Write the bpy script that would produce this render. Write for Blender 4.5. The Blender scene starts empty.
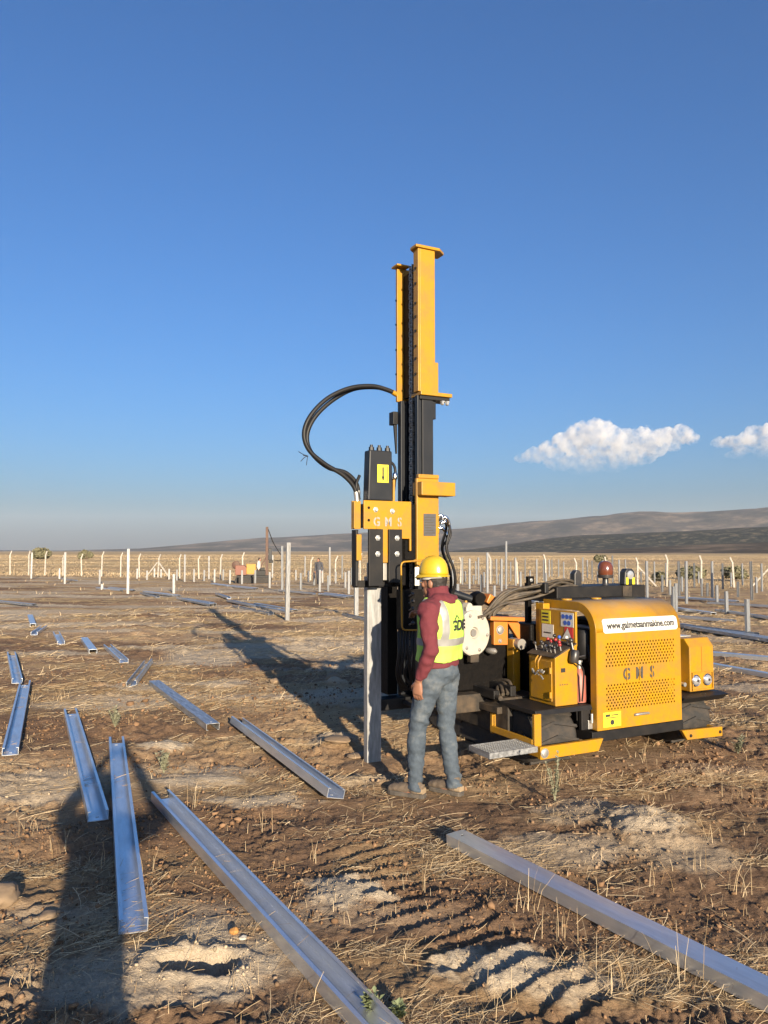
import bpy, bmesh, math, random
import numpy as np
from mathutils import Vector, Matrix, noise as mnoise
from mathutils.bvhtree import BVHTree

scene = bpy.context.scene
COL = scene.collection
R = math.radians
random.seed(7)
RNG = np.random.default_rng(7)

# ------------------------------------------------------------------ camera, sky, sun, exposure
FPX, HORIZON, CAM_H = 770.0, 551.0, 1.8
PITCH = math.atan((HORIZON - 512) / FPX)
cam_data = bpy.data.cameras.new('camera')
cam_data.sensor_fit = 'VERTICAL'
cam_data.sensor_height = 24.0
cam_data.lens = 24.0 * FPX / 1024
cam_data.clip_start = 0.05
cam_data.clip_end = 40000
cam = bpy.data.objects.new('camera', cam_data)
cam.location = (0, 0, CAM_H)
cam.rotation_euler = (math.pi / 2 + PITCH, 0, 0)
COL.objects.link(cam)
scene.camera = cam

SUN_EL = R(13.6)
SUN_AZ = math.atan2(0.313, -0.95)          # clockwise from +Y
world = bpy.data.worlds.new('World')
scene.world = world
world.use_nodes = True
wn, wl = world.node_tree.nodes, world.node_tree.links
wn.clear()
w_out = wn.new('ShaderNodeOutputWorld')
w_bg = wn.new('ShaderNodeBackground')
w_sky = wn.new('ShaderNodeTexSky')
w_sky.sky_type = 'NISHITA'
w_sky.sun_disc = False
w_sky.sun_elevation = SUN_EL
w_sky.sun_rotation = SUN_AZ
w_sky.altitude = 600
w_sky.air_density = 1.25
w_sky.dust_density = 4.0
w_sky.ozone_density = 8.5
w_bg.inputs['Strength'].default_value = 0.068
wl.new(w_sky.outputs[0], w_bg.inputs[0])
wl.new(w_bg.outputs[0], w_out.inputs[0])

sun_data = bpy.data.lights.new('sun', 'SUN')
sun_data.energy = 4.5
sun_data.angle = R(0.53)
sun_data.color = (1.0, 0.84, 0.62)
sun = bpy.data.objects.new('sun', sun_data)
to_sun = Vector((math.sin(SUN_AZ) * math.cos(SUN_EL), math.cos(SUN_AZ) * math.cos(SUN_EL), math.sin(SUN_EL)))
sun.rotation_euler = to_sun.to_track_quat('Z', 'Y').to_euler()
sun.location = (10, -20, 30)
COL.objects.link(sun)

scene.view_settings.view_transform = 'Standard'
scene.view_settings.look = 'None'
scene.view_settings.exposure = 1.4
scene.view_settings.gamma = 1.0
scene.view_settings.use_curve_mapping = False
scene.render.engine = 'CYCLES'
scene.cycles.use_denoising = True
scene.cycles.max_bounces = 6
scene.cycles.volume_bounces = 3
scene.cycles.volume_max_steps = 128

# ------------------------------------------------------------------ numeric noise
def _hash(ix, iy, seed):
    h = (ix.astype(np.int64) * 374761393 + iy.astype(np.int64) * 668265263 + seed * 974711) & 0xffffffff
    h = ((h ^ (h >> 13)) * 1274126177) & 0xffffffff
    h = ((h ^ (h >> 16)) * 2246822519) & 0xffffffff
    return ((h ^ (h >> 15)) & 0xffffff) / float(0xffffff)

def vnoise(x, y, seed=0):
    ix, iy = np.floor(x), np.floor(y)
    fx, fy = x - ix, y - iy
    fx = fx * fx * fx * (fx * (fx * 6 - 15) + 10)
    fy = fy * fy * fy * (fy * (fy * 6 - 15) + 10)
    a, b = _hash(ix, iy, seed), _hash(ix + 1, iy, seed)
    c, d = _hash(ix, iy + 1, seed), _hash(ix + 1, iy + 1, seed)
    return (a + (b - a) * fx) * (1 - fy) + (c + (d - c) * fx) * fy

def sstep(a, b, x):
    t = np.clip((x - a) / (b - a), 0, 1)
    return t * t * (3 - 2 * t)

# ------------------------------------------------------------------ pixel -> place (ground contact)
def ray(px, py):
    cx, cy = (px - 384) / FPX, (512 - py) / FPX
    return Vector((cx, math.cos(PITCH) - cy * math.sin(PITCH), math.sin(PITCH) + cy * math.cos(PITCH)))

def macro(x, y):
    """the broad lie of the land: level round the machine, falling gently away"""
    x = np.asarray(x, float); y = np.asarray(y, float)
    k = 0.85 + 0.011 * np.clip(x, -35, 30)
    return -0.0125 * np.clip(y - 14, 0, 46) * k

def on_ground(px, py, z=0.0):
    r = ray(px, py)
    t = (z - CAM_H) / r.z if r.z < -1e-5 else 900
    for _ in range(12):
        g = float(macro(r.x * t, r.y * t)) + z
        t = (g - CAM_H) / r.z
    return Vector((r.x * t, r.y * t, g))

MANG = R(27)
MU = Vector((math.cos(MANG), math.sin(MANG), 0))
MV = Vector((-math.sin(MANG), math.cos(MANG), 0))
M0 = Vector((1.24, 6.32, 0))
def to_machine(p):
    q = Vector(p) - M0
    return Vector((q.dot(MU), q.dot(MV), q.z))
def from_machine(p):
    return M0 + MU * p[0] + MV * p[1] + Vector((0, 0, p[2]))
def mY(px, py, Y):
    """point of the machine's own plane y = Y seen at a pixel"""
    r = ray(px, py); o = Vector((0, 0, CAM_H)) - M0
    t = (Y - o.dot(MV)) / r.dot(MV)
    q = o + r * t
    return Vector((q.dot(MU), q.dot(MV), q.z))
def mX(px, py, X):
    r = ray(px, py); o = Vector((0, 0, CAM_H)) - M0
    t = (X - o.dot(MU)) / r.dot(MU)
    q = o + r * t
    return Vector((q.dot(MU), q.dot(MV), q.z))

# ------------------------------------------------------------------ materials
MAT = {}
def new_mat(name):
    m = bpy.data.materials.new(name); m.use_nodes = True
    MAT[name] = m
    return m, m.node_tree.nodes, m.node_tree.links, m.node_tree.nodes['Principled BSDF']

def surf(name, col, rough=0.5, metal=0.0, dirt=0.25, dirt_col=(0.22, 0.15, 0.09), scale=6.0, bump=0.0, bscale=60.0, coat=0.0, rvar=0.15, sheen=0.0, spec=0.5):
    m, n, l, p = new_mat(name)
    tc = n.new('ShaderNodeTexCoord')
    t = n.new('ShaderNodeTexNoise'); t.inputs['Scale'].default_value = scale; t.inputs['Detail'].default_value = 8; t.inputs['Roughness'].default_value = 0.65
    l.new(tc.outputs['Object'], t.inputs['Vector'])
    r = n.new('ShaderNodeValToRGB')
    r.color_ramp.elements[0].position = 0.42; r.color_ramp.elements[0].color = (0, 0, 0, 1)
    r.color_ramp.elements[1].position = 0.78; r.color_ramp.elements[1].color = (dirt, dirt, dirt, 1)
    l.new(t.outputs['Fac'], r.inputs['Fac'])
    mx = n.new('ShaderNodeMix'); mx.data_type = 'RGBA'
    mx.inputs['A'].default_value = (*col, 1); mx.inputs['B'].default_value = (*dirt_col, 1)
    l.new(r.outputs['Color'], mx.inputs['Factor'])
    l.new(mx.outputs['Result'], p.inputs['Base Color'])
    mr = n.new('ShaderNodeMapRange')
    mr.inputs['To Min'].default_value = max(0.04, rough - rvar); mr.inputs['To Max'].default_value = min(1, rough + rvar)
    l.new(t.outputs['Fac'], mr.inputs['Value']); l.new(mr.outputs['Result'], p.inputs['Roughness'])
    p.inputs['Metallic'].default_value = metal
    p.inputs['Specular IOR Level'].default_value = spec
    p.inputs['Coat Weight'].default_value = coat
    p.inputs['Coat Roughness'].default_value = 0.15
    p.inputs['Sheen Weight'].default_value = sheen
    if bump > 0:
        b = n.new('ShaderNodeTexNoise'); b.inputs['Scale'].default_value = bscale; b.inputs['Detail'].default_value = 6
        l.new(tc.outputs['Object'], b.inputs['Vector'])
        bp = n.new('ShaderNodeBump'); bp.inputs['Strength'].default_value = bump; bp.inputs['Distance'].default_value = 0.01
        l.new(b.outputs['Fac'], bp.inputs['Height']); l.new(bp.outputs['Normal'], p.inputs['Normal'])
    return m

surf('yellow_paint', (0.375, 0.187, 0.007), 0.42, dirt=0.7, dirt_col=(0.18, 0.105, 0.045), scale=7, coat=0.03, spec=0.35, bump=0.06, bscale=9)
surf('orange_paint', (0.48, 0.15, 0.015), 0.5, dirt=0.5, dirt_col=(0.16, 0.08, 0.04), scale=9)
surf('black_paint', (0.011, 0.011, 0.012), 0.5, dirt=0.22, dirt_col=(0.06, 0.045, 0.03), scale=7, spec=0.25)
surf('charcoal_paint', (0.010, 0.012, 0.016), 0.45, dirt=0.15, dirt_col=(0.04, 0.035, 0.03), scale=5, spec=0.3)
surf('greasy_shade_black', (0.0035, 0.003, 0.003), 0.6, dirt=0.35, dirt_col=(0.014, 0.010, 0.007), scale=18, bump=0.3, bscale=40, spec=0.12)  # greasy parts; tone sunk further so the swivel recess's shade is painted in
surf('dusty_frame', (0.030, 0.026, 0.022), 0.7, dirt=0.85, dirt_col=(0.13, 0.09, 0.055), scale=7, spec=0.25)
surf('rubber', (0.020, 0.019, 0.018), 0.8, dirt=0.7, dirt_col=(0.09, 0.065, 0.045), scale=8, bump=0.4, bscale=45)
surf('hose_rubber', (0.010, 0.010, 0.011), 0.5, dirt=0.2, dirt_col=(0.05, 0.04, 0.03), scale=12, spec=0.3)
surf('dusty_hose', (0.045, 0.037, 0.028), 0.6, dirt=0.7, dirt_col=(0.15, 0.11, 0.07), scale=15)
surf('chrome', (0.75, 0.75, 0.76), 0.18, 1.0, dirt=0.1, scale=20, rvar=0.08)
surf('zinc_bolt', (0.62, 0.62, 0.60), 0.38, 0.85, dirt=0.3, scale=20)
surf('grimy_white', (0.39, 0.365, 0.315), 0.55, dirt=0.6, dirt_col=(0.33, 0.27, 0.19), scale=9)
surf('white_label', (0.55, 0.54, 0.50), 0.4, dirt=0.08, scale=8)
surf('yellow_label', (0.58, 0.50, 0.03), 0.45, dirt=0.08, scale=8)
surf('ink', (0.02, 0.02, 0.022), 0.6, dirt=0.05)
surf('blue_ink', (0.02, 0.09, 0.42), 0.5, dirt=0.05)
surf('red_ink', (0.55, 0.025, 0.03), 0.45, dirt=0.1)
surf('red_plastic', (0.28, 0.015, 0.02), 0.35, dirt=0.25, scale=15)
surf('dark_plastic', (0.02, 0.022, 0.026), 0.35, dirt=0.2)
surf('grey_text', (0.055, 0.047, 0.038), 0.65, 0.0, dirt=0.3, dirt_col=(0.12, 0.09, 0.06), scale=30)
surf('worn_steel', (0.34, 0.33, 0.31), 0.5, 0.6, dirt=0.6, dirt_col=(0.2, 0.15, 0.1), scale=14)
surf('data_plate', (0.10, 0.10, 0.105), 0.4, 0.5, dirt=0.2, scale=20)
surf('fire_red', (0.30, 0.09, 0.07), 0.5, dirt=0.5, scale=10)
surf('far_red', (0.16, 0.05, 0.03), 0.6, dirt=0.4, scale=3)
surf('far_rust', (0.07, 0.035, 0.025), 0.7, dirt=0.4, scale=3)
surf('concrete_post', (0.36, 0.33, 0.285), 0.85, dirt=0.3, dirt_col=(0.40, 0.34, 0.26), scale=4, bump=0.2)
surf('fence_wire', (0.28, 0.26, 0.23), 0.6, 0.5, dirt=0.3)
surf('skin', (0.24, 0.115, 0.07), 0.5, dirt=0.25, dirt_col=(0.30, 0.12, 0.07), scale=18)
surf('hair', (0.012, 0.010, 0.009), 0.6, dirt=0.2, bump=0.6, bscale=150)
surf('helmet_yellow', (0.48, 0.32, 0.012), 0.30, dirt=0.25, dirt_col=(0.45, 0.33, 0.08), scale=9, coat=0.3)
surf('hi_vis', (0.38, 0.60, 0.085), 0.7, dirt=0.18, dirt_col=(0.40, 0.55, 0.06), scale=10, bump=0.25, bscale=90)
surf('reflective_grey', (0.25, 0.25, 0.24), 0.45, 0.15, dirt=0.25, scale=14)
surf('maroon_knit', (0.115, 0.017, 0.025), 0.9, dirt=0.4, dirt_col=(0.15, 0.035, 0.04), scale=14, bump=0.4, bscale=160)
surf('suede_boot', (0.095, 0.070, 0.050), 0.85, dirt=0.5, dirt_col=(0.20, 0.155, 0.105), scale=18, bump=0.3)
surf('boot_sole', (0.05, 0.045, 0.04), 0.9, dirt=0.5, dirt_col=(0.22, 0.17, 0.12), scale=20)
surf('boot_pale', (0.27, 0.20, 0.125), 0.85, dirt=0.4, scale=18)
surf('dark_cloth', (0.045, 0.05, 0.065), 0.85, dirt=0.3, scale=8)
surf('pale_cloth', (0.50, 0.48, 0.45), 0.85, dirt=0.3, scale=8)
surf('phone_glass', (0.01, 0.01, 0.012), 0.12, dirt=0.05)
surf('dry_stem', (0.42, 0.31, 0.15), 0.8, dirt=0.5, dirt_col=(0.25, 0.16, 0.08), scale=30)
surf('stone', (0.22, 0.155, 0.095), 0.9, dirt=0.6, dirt_col=(0.20, 0.13, 0.08), scale=9, bump=0.6, bscale=25)
surf('orange_stone', (0.42, 0.20, 0.05), 0.8, dirt=0.5, dirt_col=(0.3, 0.18, 0.1), scale=20, bump=0.5)
surf('amber_lens', (0.11, 0.028, 0.012), 0.12, dirt=0.2, coat=0.5)
surf('lamp_glass', (0.65, 0.66, 0.67), 0.12, 0.7, dirt=0.15, scale=10)
surf('weed_leaf', (0.20, 0.20, 0.13), 0.75, dirt=0.5, dirt_col=(0.30, 0.28, 0.18), scale=30)
surf('sprout_leaf', (0.17, 0.20, 0.10), 0.7, dirt=0.4, dirt_col=(0.24, 0.25, 0.12), scale=30)
surf('bush_leaf', (0.13, 0.12, 0.065), 0.8, dirt=0.5, dirt_col=(0.11, 0.10, 0.05), scale=0.8)
surf('trunk_bark', (0.10, 0.07, 0.05), 0.9, dirt=0.4)

def dusty_roof():
    """the yellow paint with dust settled on the roof of the hood"""
    m = MAT['yellow_paint'].copy(); m.name = 'yellow_dusty_roof'; MAT['yellow_dusty_roof'] = m
    n, l = m.node_tree.nodes, m.node_tree.links; p = n['Principled BSDF']
    src = p.inputs['Base Color'].links[0].from_socket
    tc = n.new('ShaderNodeTexCoord'); sx = n.new('ShaderNodeSeparateXYZ'); l.new(tc.outputs['Object'], sx.inputs[0])
    t = n.new('ShaderNodeTexNoise'); t.inputs['Scale'].default_value = 9; t.inputs['Detail'].default_value = 8; l.new(tc.outputs['Object'], t.inputs['Vector'])
    mr = n.new('ShaderNodeMapRange'); mr.inputs['From Min'].default_value = 1.24; mr.inputs['From Max'].default_value = 1.36; mr.inputs['To Max'].default_value = 1.25; l.new(sx.outputs['Z'], mr.inputs['Value'])
    mm = n.new('ShaderNodeMath'); mm.operation = 'MULTIPLY'; mm.use_clamp = True; l.new(mr.outputs['Result'], mm.inputs[0]); l.new(t.outputs['Fac'], mm.inputs[1])
    mx = n.new('ShaderNodeMix'); mx.data_type = 'RGBA'; mx.inputs['B'].default_value = (0.27, 0.20, 0.125, 1)
    l.new(mm.outputs[0], mx.inputs['Factor']); l.new(src, mx.inputs['A']); l.new(mx.outputs['Result'], p.inputs['Base Color'])
dusty_roof()

def denim():
    m, n, l, p = new_mat('denim')
    tc = n.new('ShaderNodeTexCoord')
    t = n.new('ShaderNodeTexNoise'); t.inputs['Scale'].default_value = 7; t.inputs['Detail'].default_value = 9; t.inputs['Roughness'].default_value = 0.7
    l.new(tc.outputs['Object'], t.inputs['Vector'])
    r = n.new('ShaderNodeValToRGB')
    e = r.color_ramp.elements
    e[0].position = 0.3; e[0].color = (0.026, 0.038, 0.055, 1)
    e[1].position = 0.72; e[1].color = (0.13, 0.14, 0.145, 1)
    x = e.new(0.52); x.color = (0.056, 0.074, 0.095, 1)
    l.new(t.outputs['Fac'], r.inputs['Fac']); l.new(r.outputs['Color'], p.inputs['Base Color'])
    p.inputs['Roughness'].default_value = 0.85
    b = n.new('ShaderNodeTexNoise'); b.inputs['Scale'].default_value = 40; b.inputs['Detail'].default_value = 8
    l.new(tc.outputs['Object'], b.inputs['Vector'])
    bp = n.new('ShaderNodeBump'); bp.inputs['Strength'].default_value = 0.5; bp.inputs['Distance'].default_value = 0.008
    l.new(b.outputs['Fac'], bp.inputs['Height']); l.new(bp.outputs['Normal'], p.inputs['Normal'])
denim()

def galvanised(name, col, rough, spangle=0.12, stain=0.25, metal=0.8):
    m, n, l, p = new_mat(name)
    tc = n.new('ShaderNodeTexCoord')
    mp = n.new('ShaderNodeMapping'); mp.inputs['Scale'].default_value = (14, 2.2, 14)
    l.new(tc.outputs['Object'], mp.inputs['Vector'])
    v = n.new('ShaderNodeTexNoise'); v.inputs['Scale'].default_value = 2.5; v.inputs['Detail'].default_value = 7; v.inputs['Roughness'].default_value = 0.6
    l.new(mp.outputs['Vector'], v.inputs['Vector'])
    g = n.new('ShaderNodeTexNoise'); g.inputs['Scale'].default_value = 3.0; g.inputs['Detail'].default_value = 6
    l.new(tc.outputs['Object'], g.inputs['Vector'])
    r = n.new('ShaderNodeValToRGB'); e = r.color_ramp.elements
    e[0].position = 0.25; e[0].color = tuple(c * (1 - spangle * 1.6) for c in col) + (1,)
    e[1].position = 0.75; e[1].color = tuple(min(1, c * (1 + spangle)) for c in col) + (1,)
    l.new(v.outputs['Fac'], r.inputs['Fac'])
    r2 = n.new('ShaderNodeValToRGB'); f = r2.color_ramp.elements
    f[0].position = 0.55; f[0].color = (0, 0, 0, 1); f[1].position = 0.8; f[1].color = (stain,) * 3 + (1,)
    l.new(g.outputs['Fac'], r2.inputs['Fac'])
    mx = n.new('ShaderNodeMix'); mx.data_type = 'RGBA'; mx.inputs['B'].default_value = (0.36, 0.29, 0.20, 1)
    l.new(r2.outputs['Color'], mx.inputs['Factor']); l.new(r.outputs['Color'], mx.inputs['A'])
    l.new(mx.outputs['Result'], p.inputs['Base Color'])
    p.inputs['Metallic'].default_value = metal
    mr = n.new('ShaderNodeMapRange'); mr.inputs['To Min'].default_value = rough - 0.1; mr.inputs['To Max'].default_value = rough + 0.16
    l.new(g.outputs['Fac'], mr.inputs['Value']); l.new(mr.outputs['Result'], p.inputs['Roughness'])
    bp = n.new('ShaderNodeBump'); bp.inputs['Strength'].default_value = 0.12; bp.inputs['Distance'].default_value = 0.004
    l.new(v.outputs['Fac'], bp.inputs['Height']); l.new(bp.outputs['Normal'], p.inputs['Normal'])
galvanised('galvanised', (0.62, 0.65, 0.69), 0.30, 0.10, 0.15)
galvanised('galvanised_dull', (0.46, 0.47, 0.48), 0.42, 0.4, 0.22)
galvanised('pale_zinc', (0.32, 0.32, 0.315), 0.55, 0.3, 0.4, 0.45)
galvanised('field_zinc', (0.30, 0.31, 0.32), 0.55, 0.3, 0.3, 0.6)

# ------------------------------------------------------------------ mesh helpers
class MB:
    def __init__(s):
        s.v, s.f = [], []
    def add(s, vs, fs):
        o = len(s.v); s.v += [tuple(x) for x in vs]; s.f += [tuple(i + o for i in f) for f in fs]
        return s
    def box(s, x0, x1, y0, y1, z0, z1):
        return s.add([(x0, y0, z0), (x1, y0, z0), (x1, y1, z0), (x0, y1, z0), (x0, y0, z1), (x1, y0, z1), (x1, y1, z1), (x0, y1, z1)],
                     [(0, 3, 2, 1), (4, 5, 6, 7), (0, 1, 5, 4), (1, 2, 6, 5), (2, 3, 7, 6), (3, 0, 4, 7)])
    def obox(s, c, sx, sy, sz, m=None):
        m = m or Matrix.Identity(3)
        vs = [Vector(c) + m @ Vector((a * sx / 2, b * sy / 2, d * sz / 2)) for d in (-1, 1) for a, b in ((-1, -1), (1, -1), (1, 1), (-1, 1))]
        return s.add(vs, [(0, 3, 2, 1), (4, 5, 6, 7), (0, 1, 5, 4), (1, 2, 6, 5), (2, 3, 7, 6), (3, 0, 4, 7)])
    def beam(s, a, b, w, h, up=(0, 0, 1)):
        a, b = Vector(a), Vector(b); d = b - a; L = d.length; d.normalize()
        x = d.cross(Vector(up))
        if x.length < 1e-4: x = d.cross(Vector((1, 0, 0)))
        x.normalize(); z = x.cross(d)
        m = Matrix((x, d, z)).transposed()
        return s.obox((a + b) / 2, w, L, h, m)
    def prism(s, poly, axis, a, b):
        """poly: 2-D outline; axis 'x' -> (y,z), 'y' -> (x,z), 'z' -> (x,y)"""
        def P(q, t):
            return {'x': (t, q[0], q[1]), 'y': (q[0], t, q[1]), 'z': (q[0], q[1], t)}[axis]
        n = len(poly)
        vs = [P(q, a) for q in poly] + [P(q, b) for q in poly]
        fs = [tuple(range(n))[::-1], tuple(range(n, 2 * n))] + [(i, (i + 1) % n, n + (i + 1) % n, n + i) for i in range(n)]
        return s.add(vs, fs)
    def tube(s, pts, r, n=10, caps=True):
        pts = [Vector(p) for p in pts]; k = len(pts)
        rr = r if isinstance(r, (list, tuple)) else [r] * k
        o = len(s.v); prev = None
        for i, p in enumerate(pts):
            d = (pts[min(i + 1, k - 1)] - pts[max(i - 1, 0)]).normalized()
            if prev is None:
                x = d.cross(Vector((0, 0, 1)))
                if x.length < 1e-3: x = d.cross(Vector((1, 0, 0)))
            else:
                x = prev - d * prev.dot(d)
            x.normalize(); prev = x; y = d.cross(x)
            for j in range(n):
                t = 2 * math.pi * j / n
                s.v.append(tuple(p + (x * math.cos(t) + y * math.sin(t)) * rr[i]))
        for i in range(k - 1):
            for j in range(n):
                a, b = o + i * n + j, o + i * n + (j + 1) % n
                s.f.append((a, b, b + n, a + n))
        if caps:
            s.f.append(tuple(o + j for j in range(n))[::-1]); s.f.append(tuple(o + (k - 1) * n + j for j in range(n)))
        return s
    def lathe(s, prof, c, axis, n=24):
        """prof: (radius, along) pairs, closed at the ends"""
        ax = Vector(axis).normalized()
        x = ax.cross(Vector((0, 0, 1)))
        if x.length < 1e-3: x = Vector((1, 0, 0))
        x.normalize(); y = ax.cross(x); c = Vector(c); o = len(s.v); k = len(prof)
        for r, h in prof:
            for j in range(n):
                t = 2 * math.pi * j / n
                s.v.append(tuple(c + ax * h + (x * math.cos(t) + y * math.sin(t)) * r))
        for i in range(k - 1):
            for j in range(n):
                a, b = o + i * n + j, o + i * n + (j + 1) % n
                s.f.append((a, b, b + n, a + n))
        s.f.append(tuple(o + j for j in range(n))[::-1]); s.f.append(tuple(o + (k - 1) * n + j for j in range(n)))
        return s
    def loft(s, rings, n=18, power=2.0):
        """rings: (centre, half-axis, half-axis)"""
        o = len(s.v); k = len(rings)
        for c, a, b in rings:
            c, a, b = Vector(c), Vector(a), Vector(b)
            for j in range(n):
                t = 2 * math.pi * j / n
                ct, st = math.cos(t), math.sin(t)
                e = 2.0 / power
                s.v.append(tuple(c + a * math.copysign(abs(ct) ** e, ct) + b * math.copysign(abs(st) ** e, st)))
        for i in range(k - 1):
            for j in range(n):
                p, q = o + i * n + j, o + i * n + (j + 1) % n
                s.f.append((p, q, q + n, p + n))
        s.f.append(tuple(o + j for j in range(n))[::-1]); s.f.append(tuple(o + (k - 1) * n + j for j in range(n)))
        return s
    def ball(s, c, rx, ry=None, rz=None, n=14, m=8, rot=None):
        ry = ry or rx; rz = rz or rx; rot = rot or Matrix.Identity(3); c = Vector(c); o = len(s.v)
        for i in range(1, m):
            ph = math.pi * i / m
            for j in range(n):
                t = 2 * math.pi * j / n
                s.v.append(tuple(c + rot @ Vector((rx * math.sin(ph) * math.cos(t), ry * math.sin(ph) * math.sin(t), rz * math.cos(ph)))))
        s.v.append(tuple(c + rot @ Vector((0, 0, rz)))); s.v.append(tuple(c - rot @ Vector((0, 0, rz))))
        top, bot = len(s.v) - 2, len(s.v) - 1
        for i in range(m - 2):
            for j in range(n):
                a, b = o + i * n + j, o + i * n + (j + 1) % n
                s.f.append((a, a + n, b + n, b))
        for j in range(n):
            s.f.append((top, o + j, o + (j + 1) % n)); s.f.append((bot, o + (m - 2) * n + (j + 1) % n, o + (m - 2) * n + j))
        return s
    def mesh(s, name, mat, smooth=None):
        me = bpy.data.meshes.new(name); me.from_pydata(s.v, [], s.f)
        bm = bmesh.new(); bm.from_mesh(me); bmesh.ops.recalc_face_normals(bm, faces=bm.faces); bm.to_mesh(me); bm.free()
        if mat: me.materials.append(MAT[mat] if isinstance(mat, str) else mat)
        if smooth is not None:
            me.polygons.foreach_set('use_smooth', [True] * len(me.polygons))
            me.set_sharp_from_angle(angle=R(smooth))
        me.update()
        return me
    def build(s, name, mat, parent=None, smooth=None, bevel=0.0):
        return link(name, s.mesh(name, mat, smooth), parent, bevel)

def link(name, me, parent=None, bevel=0.0):
    o = bpy.data.objects.new(name, me); COL.objects.link(o)
    if parent: o.parent = parent
    if bevel:
        b = o.modifiers.new('bevel', 'BEVEL'); b.width = bevel; b.segments = 2; b.limit_method = 'ANGLE'; b.angle_limit = R(40)
        b.harden_normals = False
    return o

def tag(o, label=None, cat=None, group=None, kind=None):
    if label: o['label'] = label
    if cat: o['category'] = cat
    if group: o['group'] = group
    if kind: o['kind'] = kind
    return o

def empty(name, loc, rz=0.0):
    o = bpy.data.objects.new(name, None); o.empty_display_size = 0.2
    o.location = loc; o.rotation_euler = (0, 0, rz); COL.objects.link(o)
    return o

def copy_tree(o, parent=None):
    c = o.copy(); COL.objects.link(c); c.parent = parent
    for ch in list(o.children): copy_tree(ch, c)
    return c

def spline(pts, n=8):
    """Catmull-Rom through points"""
    P = [Vector(p) for p in pts]; P = [2 * P[0] - P[1]] + P + [2 * P[-1] - P[-2]]
    out = []
    for i in range(1, len(P) - 2):
        a, b, c, d = P[i - 1:i + 3]
        for k in range(n):
            t = k / n
            out.append(0.5 * ((2 * b) + (c - a) * t + (2 * a - 5 * b + 4 * c - d) * t * t + (3 * b - a - 3 * c + d) * t ** 3))
    out.append(P[-2])
    return out

def text_mesh(name, body, size, mat, depth=0.0015, shear=0.0, space=1.0, bold=0.0):
    cu = bpy.data.curves.new(name, 'FONT'); cu.body = body; cu.size = size; cu.extrude = depth; cu.shear = shear
    cu.align_x = 'CENTER'; cu.align_y = 'CENTER'; cu.space_character = space; cu.resolution_u = 3; cu.offset = bold
    o = bpy.data.objects.new(name, cu); COL.objects.link(o)
    bpy.context.view_layer.update()
    me = bpy.data.meshes.new_from_object(o.evaluated_get(bpy.context.evaluated_depsgraph_get()))
    bpy.data.objects.remove(o); bpy.data.curves.remove(cu)
    me.materials.clear(); me.materials.append(MAT[mat])
    return me

# ------------------------------------------------------------------ where the loose channels lie (pixel of both ends, open side, roll)
# (x0, y0, x1, y1, open_up, extend_to, label)
LOOSE = [
    (160, 801, 352, 1012, 1, 4.0, 'long blue-shining steel channel open side up running off the bottom edge'),
    (116, 744, 133, 936, 1, None, 'steel channel open side up lying in the photographer\'s shadow, holes at its far end'),
    (70, 715, 98, 822, 1, None, 'open steel channel half lit, just left of the channel in the shadow'),
    (25, 686, 10, 756, 1, None, 'blue steel channel open side up at the left edge, nearest that edge'),
    (11, 657, 17, 684, 1, None, 'short-looking open channel touching the far end of the left edge channel'),
    (154, 687, 213, 731, 0, None, 'channel lying face down, pale top, left of the two long diagonal channels'),
    (236, 726, 335, 803, 1, None, 'grey open channel lying diagonally between the shadow and the driven pile'),
    (455, 845, 768, 1006, 0, 4.2, 'grey channel lying face down across the lower right foreground'),
    (149, 664, 132, 687, 1, None, 'small open channel tilted the other way above the face-down channel'),
    (107, 649, 124, 664, 1, None, 'small open channel, rightmost of the distant row of four on the left'),
    (84, 641, 93, 655, 0, None, 'small face-down channel with a bright top in the distant row'),
    (56, 635, 61, 645, 1, None, 'tiny open channel second from the left in the distant row'),
    (44, 629, 34, 636, 1, None, 'tiny dark open channel lying crosswise on the far left'),
    (30, 617, 33, 627, 0, None, 'farthest tiny pale channel of the left row'),
    (706, 667, 800, 684, 0, None, 'blue lying channel right beyond the yellow rear box'),
    (700, 655, 800, 664, 0, None, 'dull lying channel behind the blue one at the right edge'),
]
def streak(x0, y0, x1, y1, n, gap=0.06):
    for i in range(n):
        a = i / n; b = (i + 1 - gap) / n
        yield (x0 + (x1 - x0) * a, y0 + (y1 - y0) * a, x0 + (x1 - x0) * b, y0 + (y1 - y0) * b)
FAR_LYING = []
for args in ((100, 588, 205, 606, 3), (140, 592, 262, 617, 3), (205, 594, 262, 610, 2), (262, 606, 300, 616, 1), (286, 592, 352, 599, 2),
             (345, 618, 372, 628, 1), (0, 604, 14, 606, 1), (52, 579, 84, 583, 1), (206, 585, 260, 590, 2),
             (680, 610, 748, 619, 2), (684, 628, 768, 640, 2), (660, 618, 700, 622, 1), (735, 606, 790, 609, 1), (690, 600, 740, 603, 1), (512, 600, 545, 604, 1)):
    FAR_LYING += list(streak(*args))
SEGS = []
for c in LOOSE:
    a, b = on_ground(c[0], c[1]), on_ground(c[2], c[3])
    if c[5]:
        b = a + (b - a).normalized() * c[5]
    SEGS.append((a, b))
FLAT_SPOTS = [(-0.09, 6.68, 0.22), (0.16, 5.76, 0.24), (0.46, 5.83, 0.24), (0.75, 2.6, 0.0)]

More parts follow.
